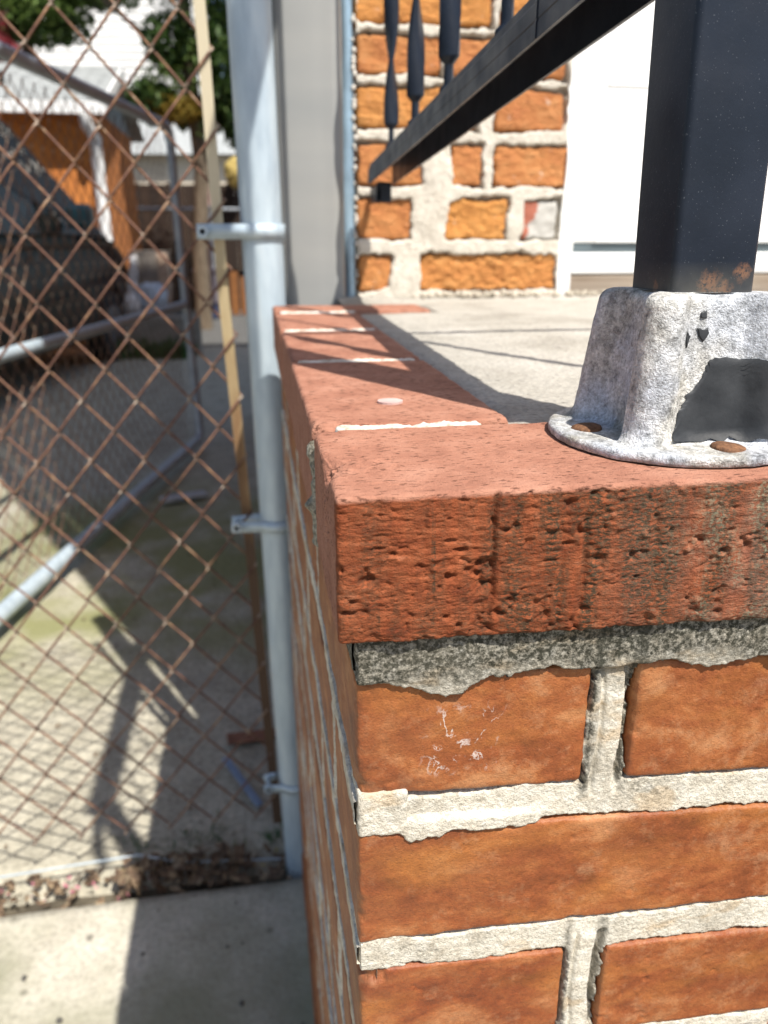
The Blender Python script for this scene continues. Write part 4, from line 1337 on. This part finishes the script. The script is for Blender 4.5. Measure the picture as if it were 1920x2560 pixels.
# ------------------------------------------------------------------ things on the ground
def at(l, f, z=0.0):
    """l metres to the right of and f metres ahead of the camera's foot, along its heading"""
    s, c = math.sin(YAW), math.cos(YAW)
    return Vector((CAM[0] + f * s + l * c, CAM[1] + f * c - l * s, z))
rl = np.random.RandomState(21)
def litter(n, xr, yr, zr, size, mat, name, label, cat):
    vs, fs = [], []
    for i in range(n):
        x, y = rl.uniform(*xr), rl.uniform(*yr)
        s = rl.uniform(*size)
        m = Matrix.Translation((x, y, rl.uniform(*zr))) @ Matrix.Rotation(rl.uniform(0, 6.3), 4, 'Z') @ Matrix.Rotation(rl.normal(0, 0.5), 4, 'X') @ Matrix.Rotation(rl.normal(0, 0.5), 4, 'Y')
        o = len(vs)
        cu = rl.uniform(-0.3, 0.4) * s
        for (a, b, c) in ((-1, 0, 0), (-0.4, 0.45, cu), (0.4, 0.4, cu), (1, 0, 0), (0.4, -0.4, cu), (-0.4, -0.45, cu)):
            vs.append(m @ Vector((a * s, b * s, c)))
        fs += [(o, o + 1, o + 5), (o + 1, o + 2, o + 4, o + 5), (o + 2, o + 3, o + 4)]
    tag(MB().add(vs, fs, True).build(name, mat), label, cat, kind='stuff')
litter(300, (-1.0, 0.0), (0.895, 0.975), (-0.012, 0.014), (0.006, 0.019), M['litter'], 'leaf_litter', 'brown dead leaves drifted along the foot of the rusty fence', 'leaf litter')
litter(90, (-0.33, -0.10), (0.90, 0.975), (0.0, 0.035), (0.010, 0.026), M['litter'], 'leaf_litter', 'thicker clump of curled dead leaves under the bottom fence wire', 'leaf litter')
litter(30, (-0.62, -0.26), (0.895, 0.96), (0.002, 0.012), (0.003, 0.007), M['petal'], 'fallen_petals', 'pink petals scattered on the pavement edge below the fence', 'petals')
litter(12, (-0.62, -0.02), (0.90, 0.97), (0.003, 0.02), (0.006, 0.012), M['yleaf'], 'fallen_leaves', 'yellow leaves scattered on the pavement near the fence', 'leaves')
litter(70, (-0.9, 0.0), (1.0, 2.6), (0.004, 0.010), (0.004, 0.010), M['litter'], 'leaf_scraps', 'small leaf scraps scattered on the driveway', 'leaf litter')
# low moss and grass in the gap behind the fence
def tuft(mb, c, h, n, spread, rs):
    for i in range(n):
        a = rs.uniform(0, 6.3); q = rs.uniform(0.2, 1) * spread
        b = c + Vector((rs.normal(0, spread * 0.35), rs.normal(0, spread * 0.35), 0))
        t = b + Vector((math.cos(a) * q, math.sin(a) * q, h * rs.uniform(0.5, 1)))
        w = Vector((-math.sin(a), math.cos(a), 0)) * h * 0.05
        m = (b + t) / 2 + Vector((0, 0, h * 0.15))
        o = len(mb.v)
        mb.add([b - w, b + w, m + w, m - w, t], [(0, 1, 2, 3), (3, 2, 4)])
tb = MB()
for i in range(18):
    tuft(tb, Vector((rl.uniform(-0.34, -0.03), rl.uniform(0.985, 1.06), 0)), rl.uniform(0.012, 0.028), 8, 0.025, rl)
tag(tb.build('grass_tufts', M['weed']), 'short green weeds in the crack behind the fence foot', 'weeds', kind='stuff')
# rusty iron strip lying against the post, a bluish lath and a flat grey lath
pm = Matrix.Translation((-0.07, 1.335, 0.016)) @ Matrix.Rotation(0.12, 4, 'Z') @ Matrix.Rotation(0.06, 4, 'Y')
tag(MB().bbox((-0.075, -0.020, -0.004), (0.090, 0.020, 0.004), 0.0015, pm).build('iron_strip', plain('brown rust', (0.22, 0.10, 0.06), 0.85, 0, 0.3, 40)), 'short rusty iron strip lying on the driveway behind the fence post', 'metal strip')
pm = Matrix.Translation((-0.108, 1.17, 0.020)) @ Matrix.Rotation(-1.10, 4, 'Z') @ Matrix.Rotation(0.10, 4, 'Y')
tag(MB().bbox((-0.085, -0.008, -0.003), (0.085, 0.008, 0.003), 0.001, pm).build('lath', plain('blue grey lath', (0.20, 0.26, 0.36), 0.6)), 'bluish lath leaning low behind the foot of the fence', 'lath')
pm = Matrix.Translation((-0.39, 3.20, 0.030)) @ Matrix.Rotation(0.35, 4, 'Z')
tag(MB().bbox((-0.105, -0.03, -0.008), (0.105, 0.03, 0.008), 0.002, pm).build('board_scrap', plain('pale grey board', (0.40, 0.40, 0.41), 0.7)), 'pale grey scrap of board on the shaded driveway beyond the open gate', 'board')
rp = MB()
for i in range(40):
    x, y = rl.uniform(-0.75, 0.0), rl.uniform(-0.2, 0.86)
    s = rl.uniform(0.0012, 0.005)
    m = Matrix.Translation((x, y, 0.003 + s * 0.3)) @ Matrix.Rotation(rl.uniform(0, 6), 4, 'Z')
    rp.bbox((-s, -s * 0.8, -s * 0.5), (s, s * 0.8, s * 0.5), s * 0.3, m)
tag(rp.build('grit', plain('dark grit', (0.09, 0.085, 0.075), 0.9)), 'dark grit lying on the pavement beside the stoop', 'grit', kind='stuff')

# ------------------------------------------------------------------ PARKED VAN
RZ = -YAW
vp = at(-2.66, 3.4)
van = empty('parked_van', tuple(vp), 'near black van parked along the driveway behind the open gate', 'van', rz=RZ)
W = 1.85
prof = [(0.0, 0.35), (0.0, 1.0), (0.10, 1.75), (0.28, 2.04), (2.75, 2.06), (3.05, 1.98), (4.42, 1.17), (5.0, 1.02), (5.18, 0.86), (5.24, 0.55), (5.22, 0.34),
        (4.78, 0.30), (4.74, 0.52), (4.58, 0.68), (4.38, 0.72), (4.18, 0.68), (4.02, 0.52), (3.98, 0.28), (1.28, 0.28), (1.24, 0.52), (1.08, 0.68), (0.88, 0.72), (0.68, 0.68), (0.52, 0.52), (0.48, 0.30)]
def tumble(z): return 0.0 if z < 1.15 else (z - 1.15) * 0.22
def van_body():
    n = len(prof)
    vs = []
    for s in (0, 1):
        for (y, z) in prof:
            t = tumble(z) + (0.10 * max(0, (y - 4.6)) if y > 4.6 else 0)
            vs.append((-t if s == 0 else -W + t, y, z))
    fs = [(i, (i + 1) % n, n + (i + 1) % n, n + i) for i in range(n)]
    fs += [tuple(range(n)), tuple(range(n, 2 * n))[::-1]]
    o = MB().add(vs, fs).build('body', M['vanpaint'], van)
    b = o.modifiers.new('edge', 'BEVEL'); b.width = 0.05; b.segments = 3; b.limit_method = 'ANGLE'; b.angle_limit = 0.5
van_body()
def side_pane(pts, name='window'):
    vs = [(-tumble(z) + 0.004, y, z) for y, z in pts] + [(-tumble(z) - 0.03, y, z) for y, z in pts]
    n = len(pts)
    MB().add(vs, [tuple(range(n)), tuple(range(n, 2 * n))] + [(i, (i + 1) % n, n + (i + 1) % n, n + i) for i in range(n)]).build(name, M['glass'], van)
side_pane([(3.06, 1.18), (4.10, 1.18), (3.12, 1.86), (3.06, 1.88)])
side_pane([(2.02, 1.18), (2.98, 1.18), (2.98, 1.90), (2.02, 1.92)])
side_pane([(0.35, 1.18), (1.94, 1.18), (1.94, 1.92), (0.45, 1.90)])
MB().add([(-0.24, 3.11, 1.962), (-W + 0.24, 3.11, 1.962), (-W + 0.10, 4.38, 1.212), (-0.10, 4.38, 1.212)], [(0, 1, 2, 3)]).build('windscreen', M['glass'], van)
MB().bbox((0.0, 0.2, 1.085), (0.012, 4.6, 1.125), 0.004).build('side_moulding', M['vanpaint'], van)
MB().bbox((0.01, 3.42, 1.22), (0.22, 3.58, 1.42), 0.04).build('wing_mirror', M['teal'], van)
MB().bbox((0.0, 2.86, 1.00), (0.025, 3.0, 1.04), 0.006).build('door_handle', M['vanpaint'], van)
vs, fs = [], []  # pale flecks added on the van side to imitate reflections and glints
rv = np.random.RandomState(14)
for i in range(170):
    t = rv.uniform(0, 1) ** 0.8
    y, z = 2.6 + 1.85 * t + rv.normal(0, 0.10), 2.02 - 0.86 * t
    z += rv.normal(0, 0.05) - abs(rv.normal(0, 0.16))
    if z < 1.16: continue
    zl = 2.06 if y < 2.75 else (2.06 - (y - 2.75) * 0.535)
    if z > zl - 0.02: z = zl - 0.03
    s_ = rv.uniform(0.012, 0.045)
    x = -tumble(z) + 0.007
    o_ = len(vs)
    a = rv.uniform(0, 3.1)
    for (u, w) in ((-1, 0), (0, 0.4), (1, 0), (0, -0.4)):
        du, dw = (u * math.cos(a) - w * math.sin(a)) * s_, (u * math.sin(a) + w * math.cos(a)) * s_
        vs.append((-tumble(z + dw) + 0.007, y + du, z + dw))
    fs.append((o_, o_ + 1, o_ + 2, o_ + 3))
o = MB().add(vs, fs).build('leaf_scraps', plain('pale dry leaf scraps', (0.36, 0.34, 0.30), 0.8, 0, 0.5, 9), van); o['kind'] = 'stuff'
for y in (0.88, 4.38):
    w = MB().tube([(-0.20, y, 0.335), (0.0, y, 0.335)], 0.335, 28).build('wheel', M['rubber'], van)
    MB().tube([(-0.02, y, 0.335), (0.006, y, 0.335)], 0.20, 20).build('rim', M['rim'], w)
    w = MB().tube([(-W + 0.20, y, 0.335), (-W, y, 0.335)], 0.335, 28).build('wheel', M['rubber'], van)
MB().bbox((-0.004, -0.01, 0.95), (0.012, 0.14, 1.30), 0.01).build('tail_lamp', M['red'], van)

# ------------------------------------------------------------------ ORANGE GARAGE
gc = at(-3.07, 9.0)
gar = empty('orange_garage', tuple(gc), 'orange garage with grey shingled roof and white fascia, behind the dark van', 'garage')
GH, GD, GW = 2.46, 2.9, 5.0
MB().box((-GW, 0, -0.04), (0, 0.15, GH)).build('wall', M['orange'], gar)
MB().add([(0, 0.1505, -0.04), (0, GD, -0.04), (0, GD, GH), (0, 0.1505, GH), (-0.14, 0.1505, -0.04), (-0.14, GD, -0.04), (-0.14, GD, GH), (-0.14, 0.1505, GH)],
         [(0, 1, 2, 3), (4, 7, 6, 5), (3, 2, 6, 7), (0, 4, 5, 1), (0, 3, 7, 4), (1, 5, 6, 2)]).build('wall', M['orange'], gar)
MB().add([(0.0, 0.0, GH + 0.002), (0.0, GD, GH + 0.002), (0.0, GD / 2, GH + 0.56), (-0.14, 0.0, GH + 0.002), (-0.14, GD, GH + 0.002), (-0.14, GD / 2, GH + 0.56)],
         [(0, 1, 2), (3, 5, 4), (0, 2, 5, 3), (2, 1, 4, 5), (0, 3, 4, 1)]).build('gable', M['greyside'], gar)
roof = MB().add([(-GW, -0.25, GH - 0.02), (0.16, -0.25, GH - 0.02), (0.16, GD / 2, GH + 0.60), (-GW, GD / 2, GH + 0.60)], [(0, 1, 2, 3)]) \
    .add([(-GW, GD / 2, GH + 0.60), (0.16, GD / 2, GH + 0.60), (0.16, GD + 0.25, GH - 0.02), (-GW, GD + 0.25, GH - 0.02)], [(0, 1, 2, 3)]).build('roof', M['shingle'], gar)
# shingle courses as overlapping strips
sh = MB()
for k in range(13):
    t0, t1 = k / 13, (k + 1.1) / 13
    y0, z0 = -0.26 + (GD / 2 + 0.26) * t0, GH + 0.002 + 0.62 * t0
    y1, z1 = -0.26 + (GD / 2 + 0.26) * min(t1, 1), GH + 0.002 + 0.62 * min(t1, 1)
    x = -GW + (0.15 if k % 2 else 0)
    while x < 0.14:
        x2 = min(x + 0.31, 0.16)
        sh.add([(x, y0, z0 + 0.016), (x2 - 0.006, y0, z0 + 0.016), (x2 - 0.006, y1, z1 + 0.004), (x, y1, z1 + 0.004), (x, y0, z0), (x2 - 0.006, y0, z0)], [(0, 1, 2, 3), (4, 5, 1, 0)])
        x += 0.315
o = sh.build('shingles', M['shingle'], roof); o['kind'] = 'stuff'
MB().bbox((-1.02, 0.35, GH + 0.19), (-0.92, 0.45, GH + 0.36), 0.01).build('roof_vent', M['rubber'], roof)
MB().bbox((-GW, -0.29, GH - 0.12), (0.16, -0.252, GH - 0.005), 0.006).build('fascia', M['wtrim'], gar)
MB().box((-GW, -0.25, GH - 0.055), (0.0, -0.002, GH - 0.045)).build('soffit', M['wtrim'], gar)
m = MB()
m.add([(0.16, -0.29, GH - 0.12), (0.16, GD / 2, GH + 0.52), (0.16, GD / 2, GH + 0.63), (0.16, -0.29, GH + 0.01), (0.19, -0.29, GH - 0.12), (0.19, GD / 2, GH + 0.52), (0.19, GD / 2, GH + 0.63), (0.19, -0.29, GH + 0.01)],
      [(0, 1, 2, 3), (4, 7, 6, 5), (0, 4, 5, 1), (1, 5, 6, 2), (2, 6, 7, 3), (3, 7, 4, 0)])
m.build('rake_board', M['wtrim'], gar)
MB().tube([(-0.02, -0.27, GH - 0.13), (-0.02, -0.27, GH - 0.20), (0.02, -0.075, GH - 0.32), (0.02, -0.075, 1.52), (0.03, -0.075, 0.1)], 0.062, 12).build('downpipe', M['pvc'], gar)

# ------------------------------------------------------------------ low kerb wall, bin, weeds
kw = at(-2.25, 8.05)
tag(MB().bbox((-0.42, 0, -0.05), (0.36, 0.16, 0.40), 0.02).build('kerb_wall', M['kerb'], None, tuple(kw)), 'low rough concrete wall with weeds at its foot, right of the van', 'low wall')
bp = at(-2.50, 8.65)
bn = empty('rubbish_bin', tuple(bp), 'weathered grey rubbish bin behind the low wall, stuffed with paper', 'bin')
def taper(h, r0, r1, n, mb=None):
    return (mb or MB()).tube([(0, 0, 0), (0, 0, h * 0.97), (0, 0, h)], [r0, r1, r1 * 1.07], n)
taper(1.02, 0.17, 0.205, 18).build('bin_body', M['ltbin'], bn)
MB().bbox((0.09, -0.215, 0.40), (0.20, -0.16, 1.0), 0.01).build('card_panel', M['tanside'], bn)
MB().tube([(-0.20, -0.19, 0.30), (-0.19, -0.21, 0.62), (-0.14, -0.18, 0.98)], [0.05, 0.065, 0.04], 8).build('paper_wad', M['paper'], bn)
def lump(c, r, mat, name, label, cat, seed):
    V, Q = gridbox((-1, -1, -1), (1, 1, 1), (14, 14, 14))
    V = V / np.linalg.norm(V, axis=1, keepdims=True)
    V = V * (1 + 0.28 * fbm(V, 1.7, 3, 0.6, seed))[:, None] * np.array(r)
    tag(link_mesh(name, np_mesh(name, V, Q), mat, None, tuple(c)), label, cat)
lump(at(-2.42, 8.28, 0.56), (0.17, 0.11, 0.16), M['bag'], 'plastic_bag', 'pale blue plastic bag lying on the low wall in front of the bin', 'bag', 3)
lump(at(-2.60, 8.22, 0.50), (0.10, 0.09, 0.12), M['paper'], 'paper_bundle', 'crumpled white paper bundle on the low wall beside the blue bag', 'paper', 8)
wd = MB()
for i in range(60):
    p = at(-2.25 + rl.uniform(-0.42, 0.25), 7.92 + rl.uniform(-0.10, 0.10))
    tuft(wd, p, rl.uniform(0.08, 0.26), 7, 0.10, rl)
tag(wd.build('weeds', M['weed']), 'green weeds along the foot of the low wall', 'weeds', kind='stuff')

# ------------------------------------------------------------------ back fence
bf = empty('board_fence', tuple(at(-3.1, 13.5)), 'dark brown vertical-board fence across the far end of the driveway', 'fence', rz=RZ)
MB().box((-1.7, 0.03, 0.5), (2.2, 0.06, 0.6)).box((-1.7, 0.03, 1.55), (2.2, 0.06, 1.65)).build('rail', M['board'], bf)
bmesh_board = MB().bbox((-0.068, 0, 0), (0.068, 0.022, 2.02), 0.004).mesh('board')
for k in range(28):
    o = link_mesh('board', bmesh_board, M['board'], bf, (-1.62 + 0.139 * k, random.uniform(-0.006, 0.006), -0.04 + random.uniform(-0.02, 0.02)))
pf = empty('pipe_fence', tuple(at(-3.1, 13.0)), 'low galvanised pipe rail fence standing in front of the dark boards', 'fence', rz=RZ)
MB().tube([(-1.6, 0, 1.60), (1.7, 0, 1.57)], 0.024, 10).build('rail', M['pipe'], pf)
for x in (-1.2, 0.35, 1.6):
    MB().tube([(x, 0, -0.05), (x, 0, 1.64)], 0.028, 10).build('post', M['pipe'], pf)
bx = at(-2.66, 12.0)
b = empty('storage_tub', tuple(bx), 'mauve grey plastic tub with a lid, in front of the board fence', 'tub', rz=RZ)
MB().bbox((-0.15, -0.15, 0.22), (0.15, 0.15, 0.66), 0.03).build('tub_body', M['mauve'], b)
MB().bbox((-0.17, -0.17, 0.662), (0.17, 0.17, 0.73), 0.02).build('lid', M['mauve'], b)
MB().bbox((-0.14, -0.14, 0.0), (0.14, 0.14, 0.218), 0.02).build('stand', M['navy'], b)
for k, (l, h) in enumerate(((-2.36, 0.66), (-2.20, 0.58))):
    p = at(l, 12.6)
    tag(MB().bbox((-0.06, -0.02, 0.0), (0.06, 0.02, h), 0.006).build('leaning_board', M['orangeboard'], None, tuple(p)),
        ('orange stained board end standing nearer the tub', 'orange stained board end standing nearer the galvanised post')[k], 'board')
yp = at(-2.34, 13.25, 2.14)
V, Q = gridbox((-1, -1, -1), (1, 1, 1), (12, 8, 12))
V = V / np.linalg.norm(V, axis=1, keepdims=True) * (1 + 0.3 * fbm(V, 1.5, 3, 0.6, 4))[:, None] * np.array((0.17, 0.10, 0.22))
tag(link_mesh('yellow_cloth', np_mesh('yellow_cloth', V, Q), M['yellow'], None, tuple(yp)), 'yellow cloth bundle hung over the top of the board fence', 'cloth')
pp = at(-2.80, 13.1)
tag(MB().tube([(0, 0, 0), (0, 0, 1.60), (0, 0, 1.9), (0.0, 0, 2.32), (0, 0, 2.40)], [0.04, 0.045, 0.055, 0.05, 0.02], 10).build('pink_stake', M['pink'], None, tuple(pp)), 'dusty pink stake with a rounded head before the board fence', 'stake')

# ------------------------------------------------------------------ far houses
def far_house(l, f, w, d, h, mat, label, win, rz=RZ, roofh=1.2):
    p = at(l, f)
    e = empty('house', tuple(p), label, 'house', rz=rz)
    MB().box((-w / 2, 0, -0.1), (w / 2, d, h)).build('wall', mat, e)
    MB().add([(-w / 2 - 0.3, -0.3, h + 0.002), (w / 2 + 0.3, -0.3, h + 0.002), (w / 2 + 0.3, d + 0.3, h + 0.002), (-w / 2 - 0.3, d + 0.3, h + 0.002), (-w / 2 - 0.3, d / 2, h + roofh), (w / 2 + 0.3, d / 2, h + roofh)],
             [(0, 1, 5, 4), (2, 3, 4, 5), (0, 4, 3), (1, 2, 5), (0, 3, 2, 1)]).build('roof', M['shingle'], e)
    for (x, z) in win:
        wf = MB().bbox((x - 0.5, -0.05, z), (x + 0.5, -0.002, z + 1.2), 0.01).build('window', M['wtrim'], e)
        MB().box((x - 0.42, -0.056, z + 0.07), (x - 0.03, -0.051, z + 1.13)).box((x + 0.03, -0.056, z + 0.07), (x + 0.42, -0.051, z + 1.13)).build('pane', M['winglass'], wf)
far_house(-4.6, 20, 4.6, 7, 3.0, M['tanwall'], 'low cream house beyond the board fence', [(-1.2, 1.0), (1.3, 1.0)])
far_house(-6.6, 30, 6.5, 8, 5.8, M['brownwall'], 'tall brown house behind the cream one, seen through the leaves', [(-1.8, 3.6), (1.2, 3.6)])
wh = at(-11.5, 27)
e = empty('house', tuple(wh), 'tall white clapboard house rising far behind the garage roof', 'house', rz=RZ)
MB().box((-9, 0.0, -0.1), (4.6, 8, 11.0)).build('wall', M['pale'], e)
cb = MB()
for k in range(52):
    z = 0.2 + k * 0.205
    cb.add([(-9, -0.035, z), (4.6, -0.035, z), (4.6, -0.005, z + 0.2), (-9, -0.005, z + 0.2), (-9, -0.003, z), (4.6, -0.003, z)], [(0, 1, 2, 3), (4, 5, 1, 0)])
o = cb.build('clapboards', M['pale'], e); o['kind'] = 'stuff'
MB().add([(-9.4, -0.4, 11.002), (5.0, -0.4, 11.002), (5.0, 8.4, 11.002), (-9.4, 8.4, 11.002), (-9.4, 4, 13), (5.0, 4, 13)], [(0, 1, 5, 4), (2, 3, 4, 5), (0, 4, 3), (1, 2, 5), (0, 3, 2, 1)]).build('roof', M['shingle'], e)
for (x, z) in ((-6.0, 2.4), (-6.0, 6.4)):
    wf = MB().bbox((x - 0.5, -0.09, z), (x + 0.5, -0.036, z + 1.5), 0.01).build('window', M['wtrim'], e)
    MB().box((x - 0.42, -0.096, z + 0.07), (x + 0.42, -0.091, z + 1.43)).build('pane', M['winglass'], wf)

# ------------------------------------------------------------------ trees
def leaf_cloud(clumps, n, size, mat, rs):
    vs, fs = [], []
    for (c, r, share) in clumps:
        for i in range(int(n * share)):
            d = rs.normal(0, 1, 3); d /= np.linalg.norm(d)
            q = rs.uniform(0.15, 1) ** 0.5
            p = Vector(c) + Vector((d[0] * r[0] * q, d[1] * r[1] * q, d[2] * r[2] * q))
            s = rs.uniform(*size)
            m = Matrix.Translation(p) @ Matrix.Rotation(rs.uniform(0, 6.3), 4, 'Z') @ Matrix.Rotation(rs.normal(0.5, 0.6), 4, 'X')
            o = len(vs)
            for (a, b, e) in ((0, -1, 0), (0.42, -0.1, 0.08), (0, 1, -0.1), (-0.42, -0.1, 0.08)):
                vs.append(m @ Vector((a * s, b * s, e * s)))
            fs.append((o, o + 1, o + 2, o + 3))
    return MB().add(vs, fs)
def tree(base, trunk, limbs, crowns, label, cat='tree', name='tree'):
    e = empty(name, tuple(base), label, cat, rz=RZ)
    mb = MB().tube([p for p, _ in trunk], [r for _, r in trunk], 12)
    t = mb.build('trunk', M['bark'], e)
    for lm in limbs:
        MB().tube([p for p, _ in lm], [r for _, r in lm], 8).build('limb', M['bark'], t)
    rs = np.random.RandomState(int(abs(base[0] * 977)) + 3)
    for (clumps, n, size, mat) in crowns:
        leaf_cloud(clumps, n, size, mat, rs).build('crown', mat, e)
    return e
# local x is right, y is away, z up
tree(at(-2.42, 10.6),
     [((0, 0, -0.1), 0.115), ((0.02, 0, 1.0), 0.10), ((0.12, 0, 2.0), 0.095), ((0.06, 0, 2.9), 0.09), ((0.02, 0.1, 4.2), 0.07), ((0.0, 0.1, 6.0), 0.03)],
     [[((0.06, 0, 2.8), 0.06), ((-0.4, 0.1, 3.4), 0.04), ((-1.0, 0.0, 3.9), 0.02)], [((0.05, 0, 3.0), 0.06), ((0.5, 0.2, 3.7), 0.04), ((0.9, 0.2, 4.4), 0.02)], [((0.09, 0, 2.5), 0.035), ((-0.25, -0.2, 2.75), 0.02), ((-0.5, -0.2, 2.6), 0.012)]],
     [([((-0.15, 0, 3.35), (0.32, 0.6, 0.35), 0.14), ((0.45, 0.1, 3.2), (0.30, 0.6, 0.75), 0.22), ((-0.40, -0.1, 2.72), (0.30, 0.4, 0.26), 0.13), ((0.10, 0.2, 2.62), (0.42, 0.4, 0.20), 0.12), ((0.1, 0, 4.6), (1.2, 1.1, 0.9), 0.40), ((0.55, 0.1, 2.55), (0.16, 0.3, 0.35), 0.08)], 9000, (0.045, 0.085), M['leaf']),
      ([((-0.20, -0.3, 2.9), (0.3, 0.3, 0.3), 0.4), ((0.25, -0.2, 3.1), (0.5, 0.3, 0.8), 0.6)], 800, (0.03, 0.06), M['leaf2']),
      ([((-0.15, -0.2, 2.62), (0.45, 0.3, 0.17), 1.0)], 700, (0.03, 0.06), M['leafy'])],
     'tree with a slim brown trunk before the board fence, green and yellow leaves')
tree(at(-5.3, 13.2),
     [((0, 0, -0.1), 0.13), ((0, 0, 2.6), 0.11), ((-0.05, 0, 4.2), 0.09), ((0, 0, 6.5), 0.05)],
     [[((-0.05, 0, 4.0), 0.06), ((0.5, -0.2, 4.6), 0.035), ((1.3, -0.2, 5.0), 0.015)], [((-0.03, 0, 4.2), 0.06), ((-0.7, 0.1, 4.9), 0.03)]],
     [([((0.25, -0.2, 4.15), (0.80, 0.6, 0.36), 0.34), ((-0.45, -0.1, 3.75), (0.40, 0.4, 0.34), 0.14), ((1.15, -0.1, 4.62), (0.7, 0.6, 0.32), 0.22), ((0.1, 0, 5.4), (1.5, 1.1, 0.8), 0.30)], 4200, (0.05, 0.10), M['leaf']),
      ([((0.25, -0.5, 4.2), (0.85, 0.4, 0.40), 0.6), ((1.1, -0.4, 4.6), (0.7, 0.4, 0.34), 0.4)], 1800, (0.05, 0.10), M['leaf2'])],
     'leafy green tree rising behind the garage roof at the left')
tree(at(-5.35, 12.3),
     [((-0.25, 0, -0.1), 0.06), ((-0.2, 0, 2.4), 0.05), ((-0.1, 0, 3.8), 0.03), ((-0.1, 0, 4.6), 0.012)],
     [[((-0.1, 0, 3.8), 0.015), ((0.2, -0.1, 4.1), 0.008)]],
     [([((0.05, -0.2, 3.55), (0.30, 0.3, 0.20), 0.6), ((-0.25, 0, 3.95), (0.4, 0.3, 0.3), 0.4)], 1300, (0.04, 0.08), M['leafr'])],
     'small red-leaved tree behind the garage roof at the left edge', 'tree', 'red_leaved_tree')
# far belt of leaves behind everything
fb = MB()
rs = np.random.RandomState(77)
cl = []
for i in range(26):
    c = at(-22 + i * 1.35, 40 + rs.uniform(-3, 3), 2.2 + rs.uniform(-0.4, 0.8))
    cl.append((tuple(c), (1.6, 1.4, 1.9), 1 / 26))
tag(leaf_cloud(cl, 5200, (0.16, 0.34), M['leaf'], rs).build('far_trees', M['leaf']), 'far belt of green trees beyond the houses', 'trees', kind='stuff')
